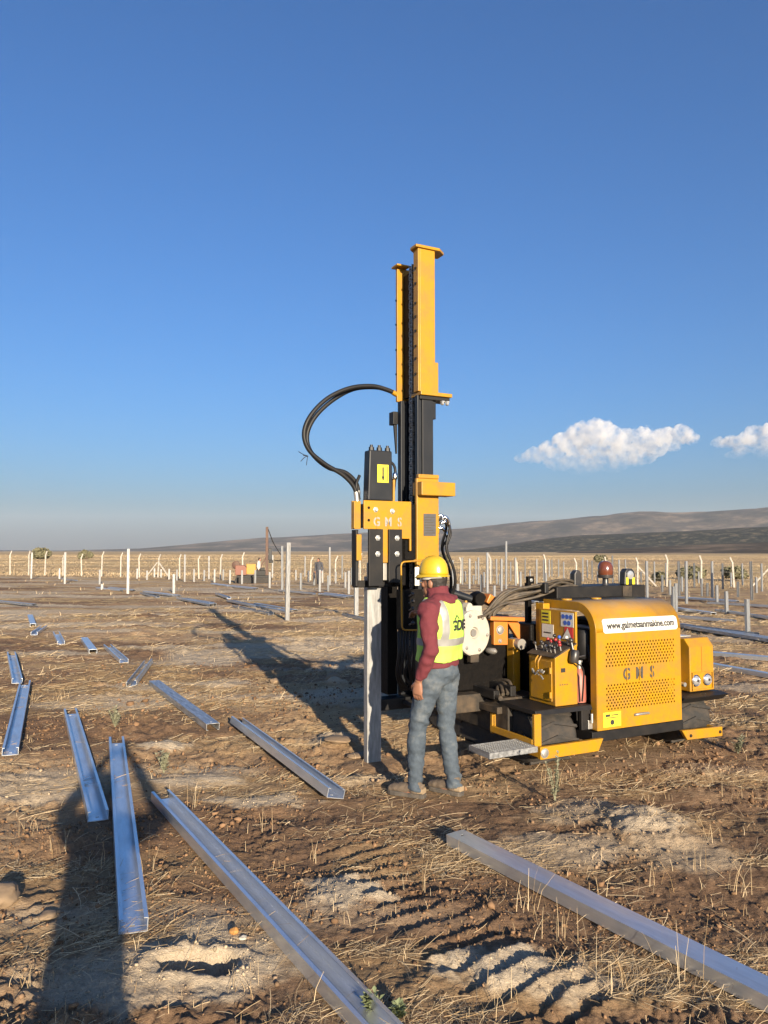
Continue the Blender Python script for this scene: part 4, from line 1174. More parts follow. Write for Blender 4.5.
    def upper_rail(y0, y1, mat, z0, z1, name):
        """hollow rail: web behind, flange on the outside, narrow lip towards the hammer"""
        near = y0 < 1; b = MB()
        if near: b.box(mx0 + 0.02, mx1, y0, y0 + 0.03, z0, z1); b.box(mx0, mx0 + 0.02, y0, y1, z0, z1)
        else: b.box(mx0 + 0.055, mx1, y1 - 0.02, y1, z0, z1); b.box(mx0 - 0.004, mx0 + 0.052, y1 - 0.032, y1, z0, z1)
        return b.build(name, mat, root, bevel=0.003)
    ur = upper_rail(my0, my0 + 0.085, 'yellow_paint', 3.22, 4.515, 'upper_mast_rail')
    upper_rail(my1 - 0.075, my1, 'yellow_paint', 3.19, 4.46, 'upper_mast_rail')
    MB().box(mx1 - 0.03, mx1 - 0.002, my0 + 0.031, my1 - 0.031, 3.22, 4.44).build('upper_mast_back', 'greasy_shade_black', root)
    MB().box(mx0 + 0.06, mx0 + 0.11, my0 + 0.04, my1 - 0.04, 3.22, 4.38).build('inner_slide', 'greasy_shade_black', root)
    b = MB(); b.prism([(mx0 - 0.03, my0 - 0.02), (mx1 + 0.04, my0 - 0.02), (mx1 + 0.125, my0 + 0.05), (mx1 + 0.125, my0 + 0.16), (mx0 + 0.06, my0 + 0.16), (mx0 - 0.03, my0 + 0.09)], 'z', 4.515, 4.54)
    b.build('mast_cap', 'yellow_paint', root, bevel=0.003)
    MB().box(mx0 - 0.035, mx0 + 0.10, my1 - 0.09, my1 + 0.03, 4.461, 4.478).build('rail_cap', 'yellow_paint', root, bevel=0.003)
    for z in (3.38, 3.52, 3.63, 3.77, 3.9, 4.02, 4.2, 4.34):
        bolt(ur, (mx0 - 0.002, my0 + 0.04, z), (-1, 0, 0), 0.010, 0.012, 'black_paint')
    for z in (3.45, 3.68, 3.92, 4.15):
        bolt(ur, (mx0 - 0.002, my1 - 0.016, z), (-1, 0, 0), 0.010, 0.012, 'black_paint')
    MB().box(mx1 + 0.001, mx1 + 0.045, my0 + 0.02, my0 + 0.2, 3.22, 3.50).build('mast_gusset', 'yellow_paint', root, bevel=0.003)
    fl = MB().box(mx0 + 0.015, mx1 + 0.165, my0 - 0.025, my0 + 0.16, 3.185, 3.218).build('mast_flange', 'yellow_paint', root, bevel=0.004)
    b = MB(); b.box(mx0 + 0.02, mx1 + 0.15, my0 - 0.005, my0 + 0.14, 3.150, 3.183); b.build('flange_stop', 'black_paint', root, bevel=0.004)
    for x in (mx1 + 0.08, mx1 + 0.13): bolt(fl, (x, my0 + 0.01, 3.149), (0, 0, -1), 0.018, 0.03)
    # inner (lower) black mast, running down to the foot
    def inner(y0, y1):
        b = MB(); b.box(mx0 + 0.05, mx1 - 0.015, y0, y1, 0.48, 3.19); b.box(mx0 + 0.004, mx0 + 0.046, y0 + 0.01, y1 - 0.01, 0.48, 3.19)
        return b.build('lower_mast_rail', 'charcoal_paint', root, bevel=0.004)
    inner(my0 + 0.012, my0 + 0.085); inner(my1 - 0.10, my1 - 0.012)
    MB().box(mx1 - 0.06, mx1 - 0.03, my0 + 0.10, my1 - 0.10, 0.48, 3.19).build('lower_mast_back', 'greasy_shade_black', root)
    MB().box(mx1 - 0.08, mx1 + 0.025, my0 + 0.03, my0 + 0.16, 2.985, 3.188).build('mast_stop_box', 'charcoal_paint', root, bevel=0.005)
    b = MB(); b.box(mx0 - 0.06, mx0 - 0.012, my1 - 0.06, my1 + 0.03, 2.97, 3.09); b.prism([(mx0 - 0.022, 2.7), (mx0 - 0.014, 2.7), (mx0 - 0.014, 2.97), (mx0 - 0.045, 2.97)], 'y', my1 - 0.05, my1 - 0.02); b.build('hose_guide', 'black_paint', root, bevel=0.005)
    # chain with its links
    ch = MB()
    z = 0.55; k = 0
    while z < 4.38:
        w = 0.030 if k % 2 else 0.018
        ch.box(mx0 + 0.035, mx0 + 0.055, 1.03 - w, 1.03 - w + 0.010, z, z + 0.052); ch.box(mx0 + 0.035, mx0 + 0.055, 1.03 + w - 0.010, 1.03 + w, z, z + 0.052)
        ch.box(mx0 + 0.038, mx0 + 0.052, 1.03 - 0.03, 1.03 + 0.03, z + 0.018, z + 0.030)
        z += 0.044; k += 1
    co = ch.build('lift_chain', 'worn_steel', root); co['kind'] = 'stuff'
    # yellow sleeve carrying the mast
    sv = MB().box(mx0 - 0.035, mx1 + 0.006, my0 - 0.030, my0 + 0.008, 1.52, 2.44).build('mast_sleeve', 'yellow_paint', root, bevel=0.006)
    MB().box(mx1 + 0.006, mx1 + 0.02, my0 - 0.02, my1 + 0.02, 1.52, 2.44).build('sleeve_side', 'yellow_paint', sv, bevel=0.004)
    MB().box(mx0 - 0.02, mx1 + 0.012, my0 - 0.04, my0 + 0.005, 2.44, 2.475).build('sleeve_lip', 'yellow_paint', sv, bevel=0.004)
    MB().box(mx0 - 0.03, mx1 + 0.14, my0 - 0.11, my0 + 0.05, 2.285, 2.405).build('sleeve_lug', 'yellow_paint', sv, bevel=0.006)
    sticker(sv, 'data_plate', 'r', (-0.535, my0 - 0.0305, 2.03), 0.125, 0.195, 'data_plate')
    b = MB()
    for q in range(7): b.box(-0.588, -0.482 - 0.02 * (q % 3), my0 - 0.0365, my0 - 0.0345, 1.955 + q * 0.023, 1.962 + q * 0.023)
    b.build('print', 'grey_text', sv)
    b = MB(); b.box(mx0 - 0.060, mx0 - 0.005, my0 - 0.042, my0 - 0.032, 1.50, 1.66); sv2 = b.build('white_tab', 'white_label', sv)
    bolt(sv2, (mx0 - 0.03, my0 - 0.042, 1.57), (0, -1, 0), 0.018, 0.012, 'greasy_shade_black')
    # lower mast foot and dark gear
    MB().box(mx0 - 0.06, mx1 + 0.12, my0 - 0.06, my1 + 0.05, 0.44, 0.478).build('mast_foot', 'dusty_frame', root, bevel=0.006)
    b = MB(); b.box(mx0 - 0.12, mx0 - 0.02, my1 - 0.06, my1 + 0.10, 0.5, 2.2); b.build('guide_channel', 'greasy_shade_black', root, bevel=0.004)
    b = MB(); b.box(mx1 - 0.01, mx1 + 0.16, my0 + 0.08, my1 - 0.06, 0.55, 1.50); b.build('slide_carriage', 'greasy_shade_black', root, bevel=0.01)
    b = MB(); b.box(-0.9, 0.45, 1.02, 1.16, 0.40, 0.50); b.build('slide_arm', 'black_paint', root, bevel=0.008)
    # lever guard: bent yellow rod
    g0 = mY(401, 562, 0.62); g1 = mY(427, 560, 0.62); g2 = mY(427, 630, 0.62); g3 = mY(402, 630, 0.62)
    def corner(a, b, c, r=0.03):
        a, b, c = Vector(a), Vector(b), Vector(c); return [b + (a - b).normalized() * r, b + ((a - b).normalized() + (c - b).normalized()) * r * 0.3, b + (c - b).normalized() * r]
    loop = corner(g3, g0, g1) + corner(g0, g1, g2) + corner(g1, g2, g3) + corner(g2, g3, g0)
    gb = MB(); gb.tube(loop + [loop[0]], 0.0075, 8); gb.tube([g0 * 0.5 + g1 * 0.5, (g1.x, my0 - 0.02, g1.z)], 0.010, 8); gb.build('lever_guard', 'yellow_paint', root, smooth=50)
    vb = MB().box(g0.x + 0.05, g1.x, 0.66, 0.80, 1.13, 1.47).build('valve_block', 'greasy_shade_black', root, bevel=0.006)
    for k in range(5):
        z = 1.18 + k * 0.06
        lv = MB().tube([(g0.x + 0.10, 0.66, z), (g0.x + 0.085, 0.575, z + 0.02)], 0.007, 6).build('control_lever', 'worn_steel', vb, smooth=40)
        MB().ball((g0.x + 0.084, 0.57, z + 0.022), 0.018, n=10, m=6).build('knob', 'dark_plastic', lv, smooth=60)
    rk = random.Random(9)
    for k in range(6):
        x = g0.x + 0.03 + 0.03 * k
        MB().tube(spline([(x, 0.72, 1.12), (x - 0.02, 0.68, 0.95), (x + rk.uniform(-.05, .05), 0.74, 0.75), (x + 0.1, 0.85, 0.6)], 6), 0.013, 8).build('valve_hose', 'hose_rubber', root, smooth=50)
    # hoses on the right of the sleeve
    for k, (dx, dz) in enumerate(((0.0, 0.0), (0.035, -0.04), (0.015, 0.02), (0.05, -0.09))):
        p = [(mx1 + 0.02, my0 + 0.03 + 0.05 * k, 2.06 + dz), (mx1 + 0.10 + dx, my0 - 0.01 + 0.05 * k, 2.10 + dz), (mx1 + 0.145 + dx, my0 + 0.04 * k, 2.0 + dz), (mx1 + 0.11 + dx, my0 + 0.05 * k, 1.82), (mx1 + 0.19 + dx, my0 + 0.05 * k, 1.62),
             (mx1 + 0.22 + dx, my0 + 0.06 + 0.04 * k, 1.45), (mx1 + 0.14 + dx, my0 + 0.15, 1.28)]
        hs = MB().tube(spline(p, 7), 0.012, 8).build('sleeve_hose', 'hose_rubber', root, smooth=50)
        MB().tube(spline(p, 7)[4:13], 0.0155, 8).build('fitting', 'chrome', hs, smooth=50)
    MB().box(mx1 + 0.016, mx1 + 0.05, my0 + 0.02, my0 + 0.2, 1.96, 2.12).build('hose_block', 'yellow_paint', root, bevel=0.004)
    # ---- hammer carriage
    HY = 0.80
    b = MB(); b.prism([(-1.185, 1.985), (-1.185, 2.228), (-0.728, 2.228), (-0.728, 1.80), (-0.745, 1.80), (-0.745, 1.905), (-0.955, 1.905), (-0.955, 1.70), (-1.022, 1.70), (-1.022, 1.985)], 'y', HY - 0.022, HY)
    hp = b.build('hammer_plate', 'yellow_paint', root, bevel=0.004)
    MB().box(-1.18, -0.76, HY, HY + 0.22, 2.00, 2.20).build('carriage_block', 'black_paint', root, bevel=0.006)
    MB().box(-0.80, mx0 - 0.006, HY + 0.02, my1, 1.72, 2.21).build('carriage_slide', 'greasy_shade_black', root, bevel=0.006)
    b = MB(); b.box(-1.275, -1.195, HY + 0.02, HY + 0.04, 1.985, 2.222); b.box(-1.275, -1.26, HY - 0.02, HY + 0.02, 1.99, 2.215); b.build('side_plate', 'yellow_paint', hp, bevel=0.003)
    MB().box(-1.240, -1.195, HY + 0.0, HY + 0.02, 1.72, 1.94).build('side_plate', 'yellow_paint', hp, bevel=0.003)
    for x, z in ((-1.075, 2.150), (-0.915, 2.140)): bolt(hp, (x, HY - 0.022, z), (0, -1, 0), 0.018, 0.02)
    for z in (2.165, 2.06): bolt(hp, (-1.14, HY - 0.022, z), (0, -1, 0), 0.013, 0.004, 'greasy_shade_black', 'bolt_hole')
    for ch_, x in (('G', -1.065), ('M', -0.955), ('S', -0.845)):
        tm = text_mesh('stencil_letter', ch_, 0.125, 'worn_steel', 0.001, bold=0.003)
        o = link('stencil_letter', tm, hp); o.rotation_euler = (math.pi / 2, 0, 0); o.location = (x, HY - 0.0235, 2.045); o.scale = (0.72, 0.85, 1)
        sticker(hp, 'stencil_bridge', 'r', (x, HY - 0.0245, 2.045), 0.007, 0.11, 'yellow_paint', 0.002)
    # jaws
    for x0, x1, zb_ in ((-1.150, -1.018, 1.505), (-0.962, -0.835, 1.53)):
        j = MB().box(x0, x1, HY - 0.052, HY - 0.024, zb_, 1.985).build('clamp_jaw', 'black_paint', root, bevel=0.004)
        for z in (1.91, 1.775): bolt(j, ((x0 + x1) / 2 + 0.015, HY - 0.052, z), (0, -1, 0), 0.018, 0.016)
    b = MB(); b.box(-1.235, -1.21, HY + 0.03, HY + 0.12, 1.50, 1.98); b.box(-1.235, -0.80, HY + 0.06, HY + 0.10, 1.49, 1.55); b.build('jaw_housing', 'black_paint', root, bevel=0.006)
    b = MB(); b.box(-0.99, -0.94, HY - 0.0, HY + 0.05, 1.55, 1.72); b.build('jaw_spacer', 'worn_steel', root, bevel=0.004)
    b = MB(); b.box(-0.87, -0.76, HY + 0.02, HY + 0.25, 1.50, 1.90); b.build('jaw_slide', 'greasy_shade_black', root, bevel=0.006)
    b = MB(); b.lathe([(0.055, 0), (0.055, 0.12), (0.03, 0.13)], (-1.03, HY + 0.12, 1.575), (0, 0, 1), 16); b.build('anvil', 'worn_steel', root, smooth=40)
    # hydraulic breaker
    bk = MB().prism([(-1.125, 2.232), (-0.885, 2.232), (-0.895, 2.665), (-1.110, 2.665)], 'y', HY + 0.02, HY + 0.13).build('breaker', 'charcoal_paint', root, bevel=0.01)
    for x in (-1.08, -1.005, -0.925):
        for y in (HY + 0.05,):
            MB().lathe([(0.026, 0), (0.024, 0.03), (0.014, 0.033), (0.014, 0.05)], (x, y, 2.663), (0, 0, 1), 8).build('head_bolt', 'charcoal_paint', bk, smooth=35)
    s = sticker(bk, 'warning_label', 'r', (-0.985, HY + 0.0195, 2.465), 0.108, 0.155, 'yellow_label')
    b = MB(); b.box(-0.992, -0.978, HY + 0.0135, HY + 0.0155, 2.41, 2.52); b.box(-0.945, -0.940, HY + 0.0135, HY + 0.0155, 2.40, 2.53); b.prism([(-1.0, 2.44), (-0.97, 2.44), (-0.985, 2.40)], 'y', HY + 0.0135, HY + 0.0155); b.build('print', 'ink', s)
    for k, (pa, pb) in enumerate((((-0.90, 2.56), (-0.80, 2.50)), ((-0.90, 2.40), (-0.81, 2.44)))):
        p = [(pa[0], HY + 0.15, pa[1]), (pa[0] + 0.06, HY + 0.14, pa[1] + 0.02 * (1 - k)), (pb[0], HY + 0.14, pb[1]), (pb[0] - 0.02, HY + 0.15, 2.25)]
        MB().tube(spline(p, 6), 0.013, 8).build('breaker_hose', 'hose_rubber', root, smooth=50)
    MB().lathe([(0.02, 0), (0.024, 0.01), (0.024, 0.05), (0.018, 0.06)], (-0.815, HY + 0.12, 2.43), (0, 0, 1), 8).build('hose_coupling', 'chrome', root, smooth=40)
    MB().tube([(-0.865, HY + 0.05, 2.23), (-0.862, HY + 0.05, 2.42)], 0.012, 8).build('grease_pipe', 'yellow_paint', root, smooth=50)
    MB().tube(spline([(-1.17, HY + 0.1, 2.24), (-1.20, HY + 0.1, 2.36), (-1.16, HY + 0.12, 2.45)], 6), 0.014, 8).build('breaker_hose', 'hose_rubber', root, smooth=50)
    # the two long loop hoses
    loop_px = [(396, 394), (388, 390), (372, 386), (350, 388), (328, 398), (311, 415), (304, 433), (309, 450), (325, 464), (343, 475), (354, 487), (357, 500), (357, 512)]
    for k, off in enumerate(((0, 0, 0.0), (3, 3.5, 0.06))):
        pts = [mY(px + off[0] * (0.2 if i < 2 or i > 10 else 1), py + off[1] * (0.2 if i < 2 or i > 10 else (0.4 if i < 4 else -0.6 if i > 8 else 1)), HY + 0.10 + off[2]) for i, (px, py) in enumerate(loop_px)]
        h = MB().tube(spline(pts, 8), 0.0185, 10).build('loop_hose', 'hose_rubber', root, smooth=60)
        sp_ = spline(pts, 8)
        MB().tube(sp_[-14:], 0.022, 10).build('fitting', 'zinc_bolt', h, smooth=60)
        MB().tube(sp_[:5], 0.022, 10).build('fitting', 'yellow_paint', h, smooth=60)
    b = MB(); cpt = mY(308, 456, HY + 0.1)
    for q in ((-0.09, 0.03), (-0.07, -0.05), (-0.02, -0.08), (-0.05, 0.0)):
        b.tube(spline([cpt, cpt + Vector((q[0] * .5, -0.01, q[1] * .3)), cpt + Vector((q[0], -0.015, q[1]))], 4), 0.003, 4)
    b.build('hose_tie', 'dark_plastic', root)
    # ---- swivel flange between mast and chassis
    dc = mY(474, 633, 0.78); dn = Vector((0.22, -0.97, 0.02)).normalized()
    dk = MB(); dk.lathe([(0.19, -0.06), (0.205, -0.055), (0.205, 0.0), (0.195, 0.008), (0.055, 0.008), (0.045, -0.012), (0.012, -0.012)], dc, dn, 40)
    disc = dk.build('swivel_flange', 'grimy_white', root, smooth=30)
    sx = dn.cross(Vector((0, 0, 1))).normalized(); sy = sx.cross(dn)
    MB().lathe([(0.036, -0.010), (0.034, 0.0), (0.01, 0.0)], dc, dn, 18).build('flange_bore', 'worn_steel', disc, smooth=40)
    for a in (10, 70, 130, 190, 250, 310):
        p = dc + (sx * math.cos(R(a)) + sy * math.sin(R(a))) * 0.165 + dn * 0.008
        bolt(disc, p, dn, 0.013, 0.012, 'worn_steel')
    b = MB(); b.obox(dc + Vector((0.02, 0.05, 0.20)), 0.17, 0.06, 0.08); b.lathe([(0.035, -0.05), (0.035, 0.03)], dc + Vector((-0.03, 0.05, 0.235)), dn, 14); b.build('flange_lug', 'grimy_white', disc, bevel=0.01)
    b = MB(); b.lathe([(0.15, 0.0), (0.15, 0.45)], dc - dn * 0.06 , -dn, 24); b.build('swivel_drum', 'greasy_shade_black', root, smooth=40)
    b = MB(); b.prism([(dc.x - 0.05, dc.z - 0.26), (dc.x + 0.04, dc.z - 0.26), (dc.x + 0.04, dc.z - 0.19), (dc.x - 0.05, dc.z - 0.19)], 'y', dc.y - 0.02, dc.y + 0.04); b.build('lock_tab', 'dusty_frame', root, bevel=0.004)
    b = MB(); b.obox(dc + Vector((0.12, 0.25, 0.0)), 0.75, 0.22, 0.26); b.build('swivel_arm', 'greasy_shade_black', root, bevel=0.01)
    # orange swing bracket
    OY = 0.86
    def o2(px, py): q = mY(px, py, OY); return (q.x, q.z)
    b = MB(); b.prism([o2(494, 620), o2(508, 620), o2(508, 645), o2(494, 645)], 'y', OY, OY + 0.16)
    b.prism([o2(487, 616), o2(521, 617), o2(521, 621), o2(487, 620)], 'y', OY - 0.06, OY + 0.22)
    b.prism([o2(508, 621), o2(519, 621), o2(531, 640), o2(530, 647), o2(524, 646)], 'y', OY + 0.02, OY + 0.07)
    ob = b.build('swing_bracket', 'orange_paint', root, bevel=0.006)
    q = o2(500, 630); bolt(ob, (q[0], OY, q[1]), (0, -1, 0), 0.032, 0.02, 'worn_steel')
    q = o2(500, 641); bolt(ob, (q[0], OY, q[1]), (0, -1, 0), 0.016, 0.014, 'worn_steel')
    q = o2(514, 643); MB().lathe([(0.05, -0.05), (0.05, 0.10)], (q[0], OY - 0.02, q[1]), (0, -1, 0), 16).build('pivot_pin', 'worn_steel', ob, smooth=40)
    q = mY(492, 651, 0.8); MB().lathe([(0.02, -0.06), (0.028, -0.04), (0.028, 0.03), (0.012, 0.05)], q, (0.3, -1, 0), 12).build('hydraulic_port', 'worn_steel', root, smooth=40)
    MB().box(0.36, 0.44, 0.80, 0.90, 0.5, 0.98).build('bracket_leg', 'yellow_paint', root, bevel=0.006)
    MB().box(0.28, 1.6, 1.0, 1.7, 0.44, 0.92).build('hydraulic_tank', 'greasy_shade_black', root, bevel=0.02)
    MB().box(0.50, 1.62, 0.72, 1.0, 0.44, 1.12).build('pump_housing', 'greasy_shade_black', root, bevel=0.02)
    MB().box(-0.40, 0.36, 0.90, 1.1, 0.52, 1.02).build('swivel_shade_fill', 'greasy_shade_black', root, bevel=0.02)  # black box added to paint the shaded void round the swivel
    MB().box(-0.36, 0.05, 0.78, 0.92, 0.36, 0.52).build('swivel_base', 'dusty_frame', root, bevel=0.01)
    # dark blue ram behind the worker
    ra, rb_ = mY(447, 591, 1.05), mY(471, 599, 1.0)
    rm = MB().tube([ra, rb_], 0.035, 14).build('tilt_ram', 'charcoal_paint', root, smooth=40)
    MB().tube([ra - (rb_ - ra) * 1.2, ra], 0.02, 12).build('ram_rod', 'chrome', rm, smooth=40)
    MB().lathe([(0.06, -0.06), (0.075, 0), (0.06, 0.06)], rb_ + Vector((0.07, 0, 0.0)), (0, 1, 0), 14).build('ram_head', 'greasy_shade_black', root, smooth=40)
    q = mY(489, 600, 0.95); MB().obox(q, 0.09, 0.1, 0.09, Matrix.Rotation(0.5, 3, 'Y')).build('ram_clevis', 'orange_paint', root, bevel=0.008)
    q = mY(466, 606, 0.95); MB().tube([q + Vector((0, 0, .05)), q - Vector((0.01, 0, .06))], 0.012, 8).build('ram_pin', 'yellow_paint', root, smooth=40)
    # ---- hose bundle arching over the middle
    rk = random.Random(5)
    for k in range(13):
        f = k / 12
        ox, oz = 2.5 * (k % 4), 13 * f
        px = [(478 + ox * 2.2, 618 + (k % 3) * 2), (487 + ox, 609 + oz * 0.35), (502 + ox, 594 + oz * 0.75), (519, 588 + oz * 0.95), (534, 585 + oz * 0.9), (547, 583 + oz * 0.8), (560, 580 + oz * 0.5), (572, 582 + oz * 0.3), (581 + (k % 5) * 1.5, 590), (584 + (k % 5) * 2, 602)]
        Yk = 0.80 + 0.035 * (k % 6) + rk.uniform(-.015, .015)
        pts = [mY(a + rk.uniform(-1, 1), b_ + rk.uniform(-1, 1), Yk + 0.03 * math.sin(k + i)) for i, (a, b_) in enumerate(px)]
        MB().tube(spline(pts, 6), 0.0135, 8).build('bundle_hose', 'dusty_hose', root, smooth=60)
    q = mY(530, 580, 0.78); MB().box(q.x - 0.035, q.x + 0.035, 0.76, 0.80, q.z - 0.035, q.z + 0.035).build('hose_clamp', 'greasy_shade_black', root, bevel=0.004)
    bolt(root, (q.x, 0.76, q.z), (0, -1, 0), 0.013, 0.012)
    MB().obox(mY(543, 588, 0.78), 0.05, 0.12, 0.10).build('hose_strap', 'hose_rubber', root, bevel=0.01)
    MB().box(mY(530, 600, .9).x - 0.02, mY(530, 600, .9).x + 0.02, 0.9, 0.96, 0.9, mY(530, 583, .9).z).build('hose_stand', 'greasy_shade_black', root, bevel=0.004)
    # ---- tool tray with beacon
    TY = 0.72
    a, c = mY(557, 600, TY), mY(641, 600, TY)
    zt0, zt1 = mY(600, 602, TY).z, mY(600, 586, TY).z
    tr_ = MB().box(a.x, c.x + 0.06, TY, TY + 0.42, zt0 + 0.01, zt1).build('tool_tray', 'black_paint', root, bevel=0.006)
    MB().box(a.x + 0.2, c.x + 0.062, TY - 0.006, TY + 0.02, zt0 - 0.008, zt0 + 0.008).build('tray_edge', 'yellow_paint', tr_, bevel=0.002)
    MB().box(mY(622, 594, TY).x, mY(631, 594, TY).x, TY - 0.012, TY - 0.001, zt0 + 0.015, zt1 - 0.005).build('tray_patch', 'dusty_frame', tr_)
    for x in (a.x + 0.3, c.x - 0.2): MB().box(x, x + 0.06, TY + 0.1, TY + 0.16, 1.30, zt0 + 0.012).build('tray_leg', 'black_paint', tr_)
    bq = mY(605.5, 584, TY + 0.1)
    bc = MB().lathe([(0.045, -0.03), (0.03, 0.0), (0.03, 0.05), (0.075, 0.055), (0.078, 0.085)], (bq.x, TY + 0.1, zt1 + 0.02), (0, 0, 1), 22).build('beacon', 'dark_plastic', root, smooth=40)
    MB().lathe([(0.072, 0.085), (0.076, 0.11), (0.074, 0.17), (0.058, 0.205), (0.025, 0.222), (0.004, 0.224)], (bq.x, TY + 0.1, zt1 + 0.02), (0, 0, 1), 24).build('amber_dome', 'amber_lens', bc, smooth=60)
    wq = mY(628, 580, TY + 0.08)
    wl_ = MB(); pr = [(-0.075, 0), (0.075, 0), (0.065, 0.13), (0.035, 0.165), (-0.035, 0.165), (-0.065, 0.13)]
    wl_.prism([(wq.x + x, zt1 + z) for x, z in pr], 'y', TY + 0.05, TY + 0.13); wlo = wl_.build('work_lamp', 'dark_plastic', root, bevel=0.01)
    MB().lathe([(0.045, 0), (0.042, 0.008), (0.01, 0.012)], (wq.x, TY + 0.05, zt1 + 0.10), (0, -1, 0), 18).build('lens', 'lamp_glass', wlo, smooth=50)
    for dx in (-0.042, 0.042): sticker(wlo, 'yellow_mark', 'r', (wq.x + dx, TY + 0.0495, zt1 + 0.04), 0.03, 0.07, 'yellow_label')
    wq = mY(577, 580, TY + 0.1)
    wl_ = MB(); wl_.prism([(wq.x - 0.05, zt0 - 0.05), (wq.x + 0.05, zt0 - 0.05), (wq.x + 0.045, zt1 + 0.12), (wq.x + 0.02, zt1 + 0.155), (wq.x - 0.02, zt1 + 0.155), (wq.x - 0.045, zt1 + 0.12)], 'y', TY + 0.08, TY + 0.15); wl_.build('lamp_back', 'dark_plastic', root, bevel=0.01)
    # hoses low on the deck
    for k in range(4):
        pts = [(0.05 + 0.05 * k, 0.60, 0.53), (0.12 + 0.04 * k, 0.72, 0.56 + 0.02 * k), (0.22, 0.85 + 0.05 * k, 0.58), (0.15, 1.1, 0.6), (0.2, 1.3, 0.55)]
        MB().tube(spline(pts, 6), 0.017, 8).build('deck_hose', 'dusty_hose', root, smooth=50)
    MB().tube([(0.0, 0.50, 0.52), (0.03, 0.85, 0.525)], 0.022, 10).build('deck_pipe', 'dusty_frame', root, smooth=40)
    return root
driver = make_driver()

# ------------------------------------------------------------------ people
def remeshed(mb, voxel, smooth=4, wrinkle=None):
    """one closed skin round overlapping lofts; wrinkle(p, n) -> push along the normal"""
    o = bpy.data.objects.new('tmp', mb.mesh('tmp', None)); COL.objects.link(o)
    r = o.modifiers.new('r', 'REMESH'); r.mode = 'VOXEL'; r.voxel_size = voxel
    if smooth:
        s = o.modifiers.new('s', 'SMOOTH'); s.factor = 0.5; s.iterations = smooth
    bpy.context.view_layer.update()
    me = bpy.data.meshes.new_from_object(o.evaluated_get(bpy.context.evaluated_depsgraph_get()))
    bpy.data.objects.remove(o)
    if wrinkle:
        cs = [v.co.copy() for v in me.vertices]; ns = [v.normal.copy() for v in me.vertices]
        for v, c, n in zip(me.vertices, cs, ns): v.co = c + n * wrinkle(c)
    me.polygons.foreach_set('use_smooth', [True] * len(me.polygons)); me.update()
    return me

def limb(mb, pts, radii, n=14, flat=1.0, side=None):
    pts = [Vector(p) for p in pts]
    rings = []
    for i, p in enumerate(pts):
        d = (pts[min(i + 1, len(pts) - 1)] - pts[max(i - 1, 0)]).normalized()
        x = (Vector(side) if side else Vector((1, 0, 0)))
        x = (x - d * x.dot(d))
        if x.length < 1e-3: x = Vector((0, 1, 0)) - d * d.y
        x.normalize(); y = d.cross(x)
        r = radii[i]; ra, rb = r if isinstance(r, tuple) else (r, r * flat)
        rings.append((p, x * ra, y * rb))
    mb.loft(rings, n)
    return mb

def between(a, b, t): return Vector(a) * (1 - t) + Vector(b) * t

def hand(mb, wrist, d, palm_n, thumb_side, grip=0.3, s=1.0):
    """palm, four unequal fingers and a thumb; d = pointing direction, palm_n = way the palm faces"""
    d = Vector(d).normalized(); pn = Vector(palm_n); pn = (pn - d * pn.dot(d)).normalized(); sd = d.cross(pn).normalized()
    if sd.dot(Vector(thumb_side)) < 0: sd = -sd
    w = Vector(wrist)
    mb.loft([(w, sd * 0.028 * s, pn * 0.020 * s), (w + d * 0.03 * s, sd * 0.036 * s, pn * 0.019 * s), (w + d * 0.075 * s, sd * 0.043 * s, pn * 0.016 * s), (w + d * 0.098 * s, sd * 0.040 * s, pn * 0.013 * s)], 12)
    for k, (off, L) in enumerate(((0.030, 0.072), (0.010, 0.082), (-0.011, 0.075), (-0.030, 0.058))):
        p = w + d * 0.088 * s + sd * off * s; pts = [p]; a = 0.12
        for j, f in enumerate((0.45, 0.32, 0.23)):
            a += grip * (0.7 + 0.25 * j)
            p = p + (d * math.cos(a) + pn * math.sin(a)) * L * f * s; pts.append(p)
        limb(mb, pts, [0.0095 * s, 0.009 * s, 0.0085 * s, 0.0065 * s], 8)
    p = w + d * 0.025 * s + sd * 0.026 * s
    q = p + (d * 0.55 + sd * 0.62 + pn * 0.30).normalized() * 0.040 * s; r_ = q + (d * 0.85 + sd * 0.10 + pn * 0.5 * (0.3 + grip)).normalized() * 0.034 * s
    limb(mb, [p, q, r_], [0.013 * s, 0.0105 * s, 0.0075 * s], 8)

